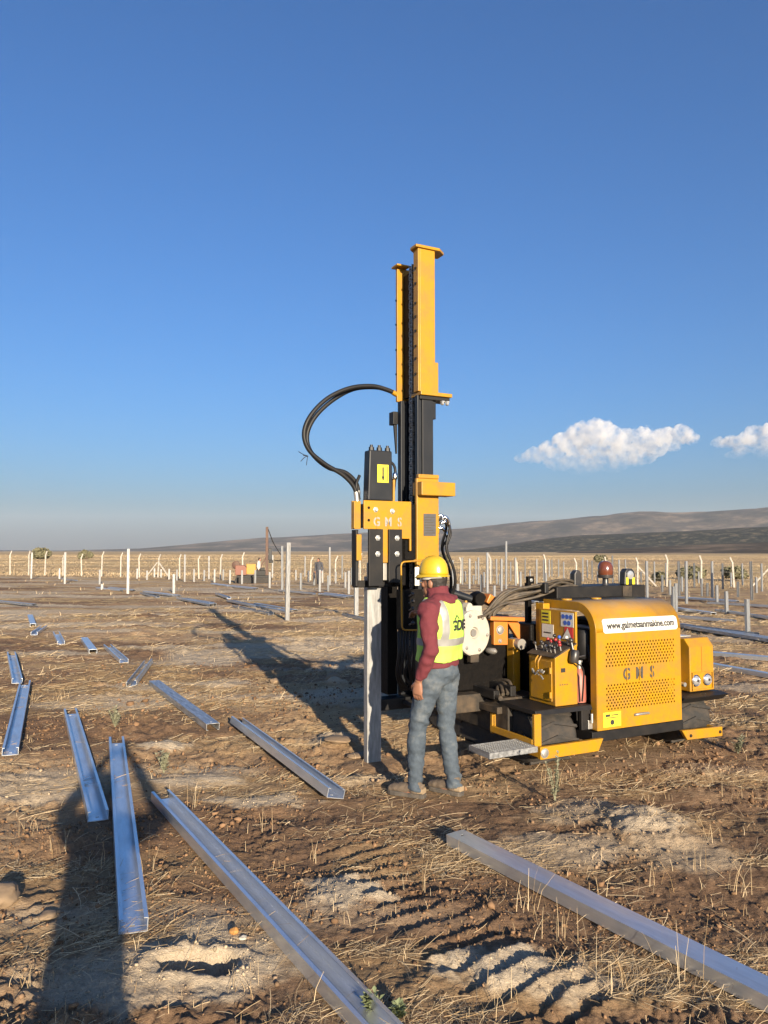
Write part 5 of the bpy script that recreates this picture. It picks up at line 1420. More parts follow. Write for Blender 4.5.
def person(J, loc, yaw, outfit, voxel=0.0055):
    """J: joints in the person's own frame (x right, y forward). Returns the root, body continuous, clothes as children"""
    V = lambda k: Vector(J[k])
    pel, waist, chest, neck, head = V('pelvis'), V('waist'), V('chest'), V('neck'), V('head')
    fw = Vector(J.get('face', (0, 1, 0))).normalized(); rt = fw.cross(Vector((0, 0, 1))).normalized(); upv = rt.cross(fw)
    HR = Matrix((rt, fw, upv)).transposed()
    root = empty('person', loc, yaw)
    # --- body: one continuous mesh
    b = MB()
    b.loft([(pel + Vector((0, 0, -0.06)), (0.13, 0, 0), (0, 0.09, 0)), (pel + Vector((0, 0, 0.04)), (0.155, 0, 0), (0, 0.10, 0)), (waist, (0.135, 0, 0), (0, 0.09, 0)), (chest, (0.16, 0, 0), (0, 0.105, 0)),
            (chest + Vector((0, 0, 0.12)), (0.15, 0, 0), (0, 0.085, 0)), (neck, (0.06, 0, 0), (0, 0.06, 0))], 18)
    limb(b, [neck - Vector((0, 0, 0.05)), neck + Vector((0, 0, 0.03)), head - upv * 0.06], [0.062, 0.055, 0.054])
    b.ball(head + upv * 0.015, 0.074, 0.093, 0.108, 16, 10, HR)                       # skull
    b.ball(head + fw * 0.025 - upv * 0.055, 0.056, 0.066, 0.062, 14, 8, HR)            # jaw
    b.ball(head + fw * 0.074 - upv * 0.098, 0.022, 0.018, 0.016, 10, 6, HR)            # chin
    b.loft([(head + fw * 0.086 + upv * 0.02, rt * 0.008, upv * 0.006), (head + fw * 0.108 - upv * 0.022, rt * 0.015, upv * 0.010), (head + fw * 0.092 - upv * 0.034, rt * 0.014, upv * 0.006)], 8)   # nose
    b.ball(head + fw * 0.084 + upv * 0.035, 0.045, 0.014, 0.009, 10, 6, HR)            # brow
    b.ball(head + fw * 0.084 - upv * 0.056, 0.024, 0.012, 0.006, 10, 6, HR)            # upper lip
    b.ball(head + fw * 0.081 - upv * 0.068, 0.021, 0.012, 0.006, 10, 6, HR)            # lower lip
    for s in (-1, 1):
        b.ball(head + rt * s * 0.076 - fw * 0.012 - upv * 0.012, 0.012, 0.021, 0.032, 10, 6, HR)   # ears
        b.ball(head + rt * s * 0.045 + fw * 0.062 - upv * 0.015, 0.020, 0.018, 0.020, 8, 6, HR)    # cheeks
    for sd in ('l', 'r'):
        sh, el, wr = V('shoulder_' + sd), V('elbow_' + sd), V('wrist_' + sd)
        limb(b, [chest + (sh - chest) * 0.6, sh, between(sh, el, 0.4), el, between(el, wr, 0.3), wr], [0.06, 0.055, 0.046, 0.038, 0.040, 0.027])
        hand(b, wr, J['hand_' + sd], J['palm_' + sd], J['thumb_' + sd], J.get('grip_' + sd, 0.3))
        hp, kn, an = V('hip_' + sd), V('knee_' + sd), V('ankle_' + sd)
        limb(b, [pel + (hp - pel) * 0.5, hp, between(hp, kn, 0.4), kn, between(kn, an, 0.3), an + Vector((0, 0, 0.02)), an - Vector((0, 0, 0.04))], [0.08, 0.082, 0.07, 0.05, 0.052, 0.034, 0.036])
        toe = V('toe_' + sd)
        limb(b, [an - Vector((0, 0, 0.045)) - (toe - an).normalized() * 0.03, between(an, toe, 0.5) - Vector((0, 0, 0.02)), toe + Vector((0, 0, 0.01))], [0.036, 0.036, 0.022], flat=0.8)
    body = link('body', remeshed(b, voxel, 2), root); body.data.materials.append(MAT['skin'])
    for s in (-1, 1):
        e = MB().ball(head + rt * s * 0.031 + fw * 0.083 + upv * 0.012, 0.0115, n=10, m=6).build('eye', 'white_label', body, smooth=60)
        MB().ball(head + rt * s * 0.031 + fw * 0.091 + upv * 0.012, 0.0055, n=8, m=5).build('iris', 'ink', e, smooth=60)
    # --- trousers
    t = MB()
    t.loft([(pel + Vector((0, -0.005, -0.085)), (0.135, 0, 0), (0, 0.105, 0)), (pel + Vector((0, -0.012, -0.02)), (0.172, 0, 0), (0, 0.128, 0)), (pel + Vector((0, -0.008, 0.06)), (0.165, 0, 0), (0, 0.118, 0)), (waist - Vector((0, 0, 0.02)), (0.152, 0, 0), (0, 0.105, 0))], 20)
    for sd in ('l', 'r'):
        hp, kn, an = V('hip_' + sd), V('knee_' + sd), V('ankle_' + sd)
        limb(t, [pel + (hp - pel) * 0.6 + Vector((0, 0, 0.02)), hp + Vector((0, -0.01, -0.03)), between(hp, kn, 0.3), between(hp, kn, 0.65), kn, between(kn, an, 0.3), between(kn, an, 0.7), an + Vector((0, -0.005, 0.01)), an + Vector((0, -0.005, -0.035))],
             [0.09, 0.104, 0.094, 0.078, 0.067, 0.067, 0.058, 0.057, 0.063])
    def jean_wr(p):
        k = math.exp(-((p.z - 0.50) / 0.10) ** 2) * 0.7 + math.exp(-((p.z - 0.14) / 0.10) ** 2) * 1.1 + math.exp(-((p.z - 0.82) / 0.07) ** 2) * 0.6 + 0.3
        return 0.017 * k * mnoise.noise(Vector((p.x * 7, p.y * 7, p.z * 24 + 9 * p.x))) + 0.007 * mnoise.noise(p * 11) + 0.004 * mnoise.noise(Vector((p.x * 25, p.y * 25, p.z * 40)))
    tr = link('trousers', remeshed(t, 0.009, 5, jean_wr), root); tr.data.materials.append(MAT[outfit['trousers']])
    # --- jumper
    w = MB()
    w.loft([(pel + Vector((0, -0.004, 0.035)), (0.178, 0, 0), (0, 0.130, 0)), (waist, (0.168, 0, 0), (0, 0.122, 0)), (chest - Vector((0, 0, 0.06)), (0.180, 0, 0), (0, 0.130, 0)), (chest + Vector((0, 0, 0.05)), (0.182, 0, 0), (0, 0.125, 0)),
            (chest + Vector((0, 0, 0.13)), (0.160, 0, 0), (0, 0.105, 0)), (neck + Vector((0, 0, -0.01)), (0.088, 0, 0), (0, 0.085, 0)), (neck + Vector((0, 0.0, 0.05)), (0.075, 0, 0), (0, 0.078, 0))], 20)
    for sd in ('l', 'r'):
        sh, el, wr = V('shoulder_' + sd), V('elbow_' + sd), V('wrist_' + sd)
        limb(w, [chest + Vector((0, 0, 0.07)) + (sh - chest) * 0.45, sh + Vector((0, 0, -0.01)), between(sh, el, 0.35), between(sh, el, 0.7), el, between(el, wr, 0.3), between(el, wr, 0.7), between(el, wr, 0.93)],
             [0.085, 0.083, 0.068, 0.060, 0.056, 0.056, 0.047, 0.040])
    if outfit.get('hood'):
        limb(w, [neck + Vector((-0.09, -0.02, 0.0)), neck + Vector((-0.06, -0.085, 0.0)), neck + Vector((0.0, -0.105, -0.01)), neck + Vector((0.06, -0.085, 0.0)), neck + Vector((0.09, -0.02, 0.0))], [0.035, 0.042, 0.045, 0.042, 0.035], side=(0, 0, 1))
        limb(w, [neck + Vector((0, 0, 0.0)), neck + Vector((0, 0.012, 0.085))], [0.088, 0.080])
    def knit_wr(p):
        return 0.014 * mnoise.noise(Vector((p.x * 9, p.y * 9, p.z * 19 + 6 * p.x))) + 0.006 * mnoise.noise(p * 22)
    jm = link(outfit.get('top_name', 'jumper'), remeshed(w, 0.0085, 4, knit_wr), root); jm.data.materials.append(MAT[outfit['top']])
    # --- boots
    for sd in ('l', 'r'):
        an, toe = V('ankle_' + sd), V('toe_' + sd)
        d = Vector((toe.x - an.x, toe.y - an.y, 0)).normalized(); sx = Vector((d.y, -d.x, 0)); z0 = an.z - 0.085
        h = Vector((an.x, an.y, z0)) - d * 0.05
        bo = MB(); L = 0.285
        bo.loft([(h - d * 0.015 + Vector((0, 0, 0.060)), sx * 0.030, Vector((0, 0, 0.04))), (h + d * 0.02 + Vector((0, 0, 0.062)), sx * 0.038, Vector((0, 0, 0.045))), (h + d * 0.12 + Vector((0, 0, 0.058)), sx * 0.041, Vector((0, 0, 0.042))),
                 (h + d * 0.20 + Vector((0, 0, 0.050)), sx * 0.048, Vector((0, 0, 0.034))), (h + d * 0.25 + Vector((0, 0, 0.045)), sx * 0.042, Vector((0, 0, 0.028))), (h + d * (L - 0.012) + Vector((0, 0, 0.04)), sx * 0.02, Vector((0, 0, 0.016)))], 14)
        limb(bo, [an - Vector((0, 0, 0.05)), an + Vector((0, 0, 0.0)), an + Vector((0, 0, 0.05))], [0.05, 0.048, 0.050])
        bt = link('boot', remeshed(bo, 0.007, 3, lambda p: 0.004 * mnoise.noise(p * 30)), root); bt.data.materials.append(MAT[outfit['boots']])
        so = MB(); out = []
        for tt, wd in ((-0.03, 0.022), (-0.012, 0.038), (0.05, 0.041), (0.12, 0.040), (0.19, 0.050), (0.235, 0.046), (0.265, 0.03), (0.275, 0.012)): out.append((tt, wd))
        ring = [h + d * a + sx * w_ for a, w_ in out] + [h + d * a - sx * w_ for a, w_ in reversed(out)]
        so.add([(p.x, p.y, z0) for p in ring] + [(p.x, p.y, z0 + 0.034) for p in ring], [tuple(range(len(ring)))[::-1], tuple(range(len(ring), 2 * len(ring)))] + [(i, (i + 1) % len(ring), len(ring) + (i + 1) % len(ring), len(ring) + i) for i in range(len(ring))])
        so.build('sole', 'boot_sole', bt, bevel=0.006)
        hl = MB(); hl.loft([(h - d * 0.022 + Vector((0, 0, 0.052)), sx * 0.032, Vector((0, 0, 0.020))), (h + d * 0.06 + Vector((0, 0, 0.052)), sx * 0.0435, Vector((0, 0, 0.020)))], 14, 4); hl.build('heel_counter', 'boot_pale', bt, smooth=50)
    # --- hair
    hr = MB(); hr.ball(head - fw * 0.012 + upv * 0.028, 0.082, 0.098, 0.108, 18, 12, HR); hr.ball(head - fw * 0.035 - upv * 0.035, 0.066, 0.066, 0.07, 14, 8, HR)
    hm = remeshed(hr, 0.008, 1, lambda p: 0.004 * mnoise.noise(p * 60))
    bm = bmesh.new(); bm.from_mesh(hm)
    bmesh.ops.bisect_plane(bm, geom=bm.verts[:] + bm.edges[:] + bm.faces[:], plane_co=head + fw * 0.012, plane_no=(fw - upv * 0.55), clear_outer=True)
    bm.to_mesh(hm); bm.free()
    ho = link('hair', hm, root); hm.materials.append(MAT['hair'])
    # --- helmet
    if outfit.get('helmet'):
        hc = head + upv * 0.052 - fw * 0.004
        tilt = Matrix.Rotation(0.05, 3, 'X')
        n = 40; vs, fs = [], []
        prof = [(1.0, 0.0), (0.99, 0.022), (0.96, 0.05), (0.90, 0.08), (0.77, 0.108), (0.56, 0.128), (0.30, 0.139), (0.02, 0.142)]
        hm_ = MB()
        for r_, h_ in prof:
            for j in range(n):
                a = 2 * math.pi * j / n
                ridge = 0.006 * math.exp(-(math.sin(a) / 0.16) ** 2) if False else 0.006 * math.exp(-((math.cos(a) * r_) / 0.13) ** 2) * (h_ > 0.03)
                q = HR @ (tilt @ Vector((0.097 * r_ * math.cos(a), 0.116 * r_ * math.sin(a), h_ + ridge)))
                vs.append(hc + q)
        k = len(prof)
        for i in range(k - 1):
            for j in range(n): fs.append((i * n + j, i * n + (j + 1) % n, (i + 1) * n + (j + 1) % n, (i + 1) * n + j))
        fs.append(tuple(range((k - 1) * n, k * n)))
        hm_.add(vs, fs)
        # brim
        vs = []
        for ring in range(3):
            for j in range(n):
                a = 2 * math.pi * j / n; f = max(0, math.sin(a))
                e = (0, 0.010 + 0.024 * f ** 2, 0.010 + 0.024 * f ** 2)[ring]
                q = HR @ (tilt @ Vector(((0.097 + e * 0.75) * math.cos(a), (0.116 + e) * math.sin(a), (0.006, -0.006 - 0.012 * f, -0.011 - 0.012 * f)[ring])))
                vs.append(hc + q)
        fs = []
        for i in range(2):
            for j in range(n): fs.append((i * n + j, i * n + (j + 1) % n, (i + 1) * n + (j + 1) % n, (i + 1) * n + j))
        hm_.add(vs, fs)
        he = hm_.build('helmet', 'helmet_yellow', root, smooth=35)
        s_ = he.modifiers.new('t', 'SOLIDIFY'); s_.thickness = 0.003
        hb = MB(); vs = []
        for h_ in (-0.032, 0.006):
            for j in range(24):
                a = 2 * math.pi * j / 24; vs.append(hc + HR @ Vector((0.088 * math.cos(a), 0.104 * math.sin(a), h_ + (0.008 if math.sin(a) < -0.2 and h_ < 0 else 0))))
        hb.add(vs, [(j, (j + 1) % 24, 24 + (j + 1) % 24, 24 + j) for j in range(24)])
        s2 = hb.build('helmet_band', 'white_label', he, smooth=60); m_ = s2.modifiers.new('t', 'SOLIDIFY'); m_.thickness = 0.002
    # --- hi-vis waistcoat with reflective strips and printed back
    if outfit.get('vest'):
        vz = MB()
        vz.loft([(pel + Vector((0, -0.004, 0.075)), (0.196, 0, 0), (0, 0.150, 0)), (waist + Vector((0, 0, 0.02)), (0.192, 0, 0), (0, 0.147, 0)), (chest - Vector((0, 0, 0.05)), (0.196, 0, 0), (0, 0.152, 0)), (chest + Vector((0, 0, 0.05)), (0.200, 0, 0), (0, 0.150, 0)),
                 (chest + Vector((0, 0, 0.135)), (0.182, 0, 0), (0, 0.126, 0)), (chest + Vector((0, 0, 0.172)), (0.150, 0, 0), (0, 0.112, 0)), (neck + Vector((0, 0, 0.008)), (0.10, 0, 0), (0, 0.098, 0))], 24, 2.4)
        def vest_wr(p): return 0.014 * mnoise.noise(Vector((p.x * 9, p.y * 9, p.z * 6 + 3))) + 0.007 * mnoise.noise(Vector((p.x * 20, p.y * 20, p.z * 12)))
        vm = remeshed(vz, 0.009, 4, vest_wr); vm.materials.append(MAT['hi_vis'])
        vo = link('waistcoat', vm, root)
        def strip(name, planes):
            bm = bmesh.new(); bm.from_mesh(vm)
            for co, no in planes:
                bmesh.ops.bisect_plane(bm, geom=bm.verts[:] + bm.edges[:] + bm.faces[:], plane_co=co, plane_no=no, clear_outer=True)
            bm.normal_update()
            for q in bm.verts: q.co += q.normal * 0.003
            m2 = bpy.data.meshes.new(name); bm.to_mesh(m2); bm.free(); m2.materials.clear(); m2.materials.append(MAT['reflective_grey'])
            return link(name, m2, vo)
        zb_ = chest.z - 0.145
        strip('reflective_strip', [((0, 0, zb_ + 0.052), (0, 0, 1)), ((0, 0, zb_), (0, 0, -1))])
        for s in (-1, 1):
            strip('reflective_strip', [((s * 0.152, 0, 0), (s, 0, 0)), ((s * 0.103, 0, 0), (-s, 0, 0)), ((0, 0, zb_ + 0.052), (0, 0, -1))])
        # dark print across the shoulder blades
        bvh = BVHTree.FromPolygons([v.co.copy() for v in vm.vertices], [tuple(p.vertices) for p in vm.polygons])
        def onto_back(me, z):
            for v in me.vertices:
                hit = bvh.ray_cast(Vector((-v.co.x + 0, -1.0, z + v.co.y)), Vector((0, 1, 0)))
                y = hit[0].y if hit[0] else -0.14
                v.co = Vector((v.co.x, y - 0.004, z + v.co.y))
            me.update()
        tm = text_mesh('back_print', 'GDF', 0.10, 'ink', 0.0, shear=0.25, space=0.98, bold=0.004)
        bm = bmesh.new(); bm.from_mesh(tm)
        # speed bars beside the letters and the small peak above
        for a, b_, c, e in ((0.125, 0.175, 0.018, 0.034), (0.115, 0.165, -0.034, -0.018)):
            bm.faces.new([bm.verts.new(q) for q in ((a, c, 0), (b_, c, 0), (b_ + 0.005, e, 0), (a + 0.005, e, 0))])
        bm.faces.new([bm.verts.new(q) for q in ((-0.045, 0.045, 0), (-0.03, 0.045, 0), (-0.005, 0.075, 0), (-0.012, 0.078, 0))])
        bm.faces.new([bm.verts.new(q) for q in ((-0.01, 0.076, 0), (-0.004, 0.078, 0), (0.022, 0.05, 0), (0.012, 0.05, 0))])
        bmesh.ops.triangulate(bm, faces=bm.faces); bmesh.ops.subdivide_edges(bm, edges=[e for e in bm.edges if e.calc_length() > 0.02], cuts=1)
        bm.to_mesh(tm); bm.free()
        for v in tm.vertices: v.co.z = 0
        onto_back(tm, chest.z - 0.005)
        link('back_print', tm, vo)
    return root

WJ = dict(pelvis=(0, -0.01, 0.93), waist=(0.005, -0.015, 1.06), chest=(0.0, -0.03, 1.27), neck=(0.0, -0.01, 1.455), head=(-0.005, 0.03, 1.578), face=(-0.08, 1, -0.06),
          shoulder_l=(-0.19, -0.045, 1.395), elbow_l=(-0.245, -0.10, 1.105), wrist_l=(-0.225, 0.02, 0.875), hand_l=(0.02, 0.10, -1), palm_l=(1, 0.1, 0), thumb_l=(0.2, 1, 0), grip_l=0.38,
          shoulder_r=(0.19, 0.01, 1.40), elbow_r=(0.255, 0.10, 1.16), wrist_r=(0.215, 0.25, 1.30), hand_r=(-0.05, 1, 0.30), palm_r=(-0.5, 0, -1), thumb_r=(-1, 0, 0.2), grip_r=0.75,
          hip_l=(-0.09, 0.005, 0.90), knee_l=(-0.12, 0.105, 0.505), ankle_l=(-0.135, 0.11, 0.10), toe_l=(-0.165, 0.305, 0.03),
          hip_r=(0.09, -0.01, 0.90), knee_r=(0.092, -0.015, 0.50), ankle_r=(0.085, -0.08, 0.10), toe_r=(0.09, 0.115, 0.03))
worker = person(WJ, (0.398, 5.765, -0.010), R(53), dict(trousers='denim', top='maroon_knit', boots='suede_boot', helmet=True, vest=True, hood=True), 0.0055)
tag(worker, 'worker in yellow helmet, hi-vis waistcoat, maroon jumper and jeans working the levers', 'person')

# the one who takes the picture: only the shadow falls into view
PJ = dict(pelvis=(0, 0, 0.94), waist=(0, 0, 1.08), chest=(0, 0, 1.28), neck=(0, 0.01, 1.47), head=(0, 0.035, 1.60), face=(0.0, 1, 0.0),
          shoulder_l=(-0.195, 0.02, 1.41), elbow_l=(-0.33, 0.17, 1.43), wrist_l=(-0.12, 0.30, 1.75), hand_l=(0.6, 0.55, 0.45), palm_l=(0.7, -0.3, 0), thumb_l=(0, -0.5, 1), grip_l=0.4,
          shoulder_r=(0.195, 0.02, 1.41), elbow_r=(0.36, 0.17, 1.40), wrist_r=(0.12, 0.30, 1.75), hand_r=(-0.6, 0.55, 0.45), palm_r=(-0.7, -0.3, 0), thumb_r=(0, -0.5, 1), grip_r=0.4,
          hip_l=(-0.095, 0, 0.91), knee_l=(-0.12, 0.02, 0.50), ankle_l=(-0.14, -0.01, 0.10), toe_l=(-0.17, 0.18, 0.03),
          hip_r=(0.095, 0, 0.91), knee_r=(0.12, 0.02, 0.50), ankle_r=(0.14, -0.01, 0.10), toe_r=(0.17, 0.18, 0.03))
photographer = person(PJ, (-0.02, -0.43, 0.0), 0, dict(trousers='dark_cloth', top='dark_cloth', boots='suede_boot', top_name='jacket'), 0.008)
tag(photographer, 'photographer behind the camera whose long shadow falls on the left', 'person')
ph = MB().box(-0.037, 0.037, -0.0355, -0.028, 1.735, 1.885).build('phone', 'phone_glass', None, bevel=0.003)
tag(ph, 'dark phone held up by the photographer', 'phone')

# two far workers
FJ = dict(WJ); FJ.update(face=(0, 1, 0), elbow_r=(0.25, -0.02, 1.12), wrist_r=(0.22, 0.06, 0.88), hand_r=(0, 0.1, -1), palm_r=(-1, 0.1, 0), thumb_r=(-0.2, 1, 0))
p1 = on_ground(318.5, 586)
far1 = person(FJ, (p1.x, p1.y, p1.z), R(150), dict(trousers='dark_cloth', top='dark_cloth', boots='suede_boot', top_name='jacket'), 0.012)
tag(far1, 'distant worker in dark clothes standing among the far piles', 'person', 'workers in the far field')
p2 = on_ground(259, 583)
far2 = person(FJ, (p2.x, p2.y, p2.z), R(-100), dict(trousers='dark_cloth', top='pale_cloth', boots='suede_boot', top_name='shirt'), 0.012)
tag(far2, 'distant worker in a pale shirt beside the far pile driver', 'person', 'workers in the far field')

# ------------------------------------------------------------------ the second pile driver, far off
def far_driver():
    g = on_ground(252, 583)
    root = empty('pile_driver', g, R(8))
    tag(root, 'distant red and yellow pile driver with thin rust-coloured mast', 'pile driver')
    for y in (-0.75, 0.45):
        pts = [(-0.95 + 0.19 * math.cos(t), 0.2 + 0.19 * math.sin(t)) for t in [math.pi / 2 + math.pi * k / 8 for k in range(9)]] + [(1.15 + 0.19 * math.cos(t), 0.2 + 0.19 * math.sin(t)) for t in [-math.pi / 2 + math.pi * k / 8 for k in range(9)]]
        MB().prism(pts, 'y', y, y + 0.35).build('track', 'rubber', root, bevel=0.01)
    MB().box(-1.0, 1.25, -0.5, 0.5, 0.38, 0.52).build('chassis', 'black_paint', root, bevel=0.01)
    MB().prism([(-1.1, 0.55), (-0.35, 0.55), (-0.35, 1.05), (-0.5, 1.2), (-1.1, 1.2)], 'y', -0.55, 0.5).build('engine_cover', 'far_red', root, bevel=0.03)
    MB().lathe([(0.26, 0), (0.28, 0.05), (0.28, 0.30), (0.2, 0.35)], (-1.05, -0.1, 1.22), (0, -1, 0), 16).build('air_tank', 'far_rust', root, smooth=40)
    MB().box(-0.36, 0.26, -0.58, 0.4, 0.62, 1.30).build('side_box', 'yellow_paint', root, bevel=0.02)
    MB().box(0.24, 0.9, -0.45, 0.45, 0.52, 0.85).build('hydraulic_unit', 'black_paint', root, bevel=0.02)
    ms = MB(); ms.box(0.89, 1.07, -0.12, 0.12, 0.25, 3.72); ms.box(0.90, 1.06, -0.14, 0.14, 3.72, 3.80); ms.build('mast', 'far_rust', root, bevel=0.01)
    MB().beam((0.35, 0, 0.7), (0.92, 0, 1.7), 0.1, 0.1).build('mast_stay', 'far_rust', root, bevel=0.01)
    MB().prism([(1.06, 1.55), (1.34, 1.55), (1.30, 2.35), (1.10, 2.35)], 'y', -0.14, 0.14).build('hammer', 'charcoal_paint', root, bevel=0.02)
    MB().box(1.12, 1.4, -0.1, 0.1, 1.35, 1.55).build('clamp', 'black_paint', root, bevel=0.02)
    MB().tube(spline([(1.05, -0.1, 3.65), (1.22, -0.12, 3.2), (1.42, -0.12, 2.7), (1.75, -0.12, 2.15), (2.0, -0.1, 1.75), (1.85, -0.1, 1.5), (1.45, -0.1, 1.55)], 6), 0.035, 6).build('hose', 'hose_rubber', root, smooth=50)
    MB().box(0.55, 0.85, -0.55, -0.35, 0.85, 1.05).build('control_box', 'black_paint', root, bevel=0.01)
far_driver()

# ------------------------------------------------------------------ vegetation
def leaves_mesh(name, blades, mat, tint=None):
    """blades: (n, k, 2, 3) ribbon points -> one mesh"""
    n, k = blades.shape[:2]
    co = blades.reshape(-1, 3).astype(np.float32)
    base = (np.arange(n) * k * 2)[:, None, None]
    j = np.arange(k - 1)[None, :, None]
    q = np.concatenate([base + j * 2, base + j * 2 + 1, base + j * 2 + 3, base + j * 2 + 2], -1).reshape(-1, 4)
    me = bpy.data.meshes.new(name)
    me.vertices.add(len(co)); me.vertices.foreach_set('co', co.ravel())
    me.loops.add(q.size); me.polygons.add(len(q))
    me.loops.foreach_set('vertex_index', q.ravel().astype(np.int32))
    me.polygons.foreach_set('loop_start', (np.arange(len(q)) * 4).astype(np.int32))
    me.update(calc_edges=True)
    if tint is not None:
        c = np.ones((len(co), 4), np.float32); c[:, :3] = np.repeat(tint, k * 2, 0)
        at = me.color_attributes.new('tint', 'FLOAT_COLOR', 'POINT'); at.data.foreach_set('color', c.ravel())
    me.materials.append(mat)
    return me

def straw_material():
    m, n, l, p = new_mat('straw')
    a = n.new('ShaderNodeAttribute'); a.attribute_name = 'tint'
    l.new(a.outputs['Color'], p.inputs['Base Color']); p.inputs['Roughness'].default_value = 0.7
    p.inputs['Specular IOR Level'].default_value = 0.25
    return m
STRAW = straw_material()

def straw_tint(n):
    t = RNG.random(n)[:, None]; u = RNG.random(n)[:, None]
    c = np.array([0.32, 0.21, 0.10]) * (1 - t) + np.array([0.60, 0.48, 0.31]) * t
    return c * (0.75 + 0.35 * u)

def clear_of_things(x, y):
    ok = np.ones(len(x), bool)
    for a, b in SEGS:
        L2 = (b.x - a.x) ** 2 + (b.y - a.y) ** 2
        t = np.clip(((x - a.x) * (b.x - a.x) + (y - a.y) * (b.y - a.y)) / L2, 0, 1)
        ok &= np.hypot(x - a.x - t * (b.x - a.x), y - a.y - t * (b.y - a.y)) > 0.07
    ok &= np.hypot(x + 0.09, y - 6.68) > 0.12
    ok &= np.hypot(x, y) > 1.2
    return ok

def litter():
    """loose straw lying on the soil"""
    N = 420000
    r = 2.0 * (26 / 2.0) ** RNG.random(N); az = RNG.uniform(R(-34), R(34), N)
    x, y = r * np.sin(az), r * np.cos(az)
    line = vnoise(x / 2.6 + 0.2 * y, y / 0.55, 21) * 0.6 + vnoise(x / 0.6, y / 0.25, 22) * 0.4
    clump = vnoise(x / 0.45, y / 0.3, 41)
    dens = 0.04 + 1.0 * sstep(0.46, 0.66, line) * sstep(0.3, 0.6, clump)
    dens = np.maximum(dens, 0.5 * sstep(0.60, 0.78, vnoise(x / 1.2, y / 0.5, 42)))
    z, pale, tr = relief(x, y)
    dens = dens * (1 - 0.8 * pale) * (1 - 0.75 * tr)
    k = (RNG.random(N) < dens * 0.50) & clear_of_things(x, y)
    x, y, z, r = x[k], y[k], z[k], r[k]; n = len(x)
    L = RNG.gamma(2.0, 0.032, n) + 0.015; L *= np.clip(0.8 + r / 18, 0.8, 2.0)
    wd = np.maximum(0.0013, 0.00034 * r) * RNG.uniform(0.7, 1.5, n)
    th = RNG.normal(0.35, 0.9, n); pitch = np.abs(RNG.normal(0, 0.16, n)); pitch = np.where(RNG.random(n) < 0.025, RNG.uniform(0.3, 0.9, n), pitch)
    dx, dy, dz = np.cos(th) * np.cos(pitch), np.sin(th) * np.cos(pitch), np.sin(pitch)
    bend = RNG.normal(0, 0.25, n)
    pts = np.empty((n, 4, 2, 3))
    for j in range(4):
        s = j / 3.0
        cx = x + dx * L * s - dy * bend * L * s * s; cy = y + dy * L * s + dx * bend * L * s * s
        cz = z + 0.006 + dz * L * s - 0.25 * dz * L * s * s
        wx, wy = -np.sin(th) * wd / 2, np.cos(th) * wd / 2
        up = wd * RNG.uniform(-0.9, 0.9, n) if j == 0 else up
        pts[:, j, 0] = np.stack([cx - wx, cy - wy, cz + up * 0.5], -1); pts[:, j, 1] = np.stack([cx + wx, cy + wy, cz - up * 0.5], -1)
    me = leaves_mesh('straw_litter', pts, STRAW, straw_tint(n))
    tag(link('straw_litter', me), 'loose dry straw strewn over the brown soil', None, None, 'stuff')

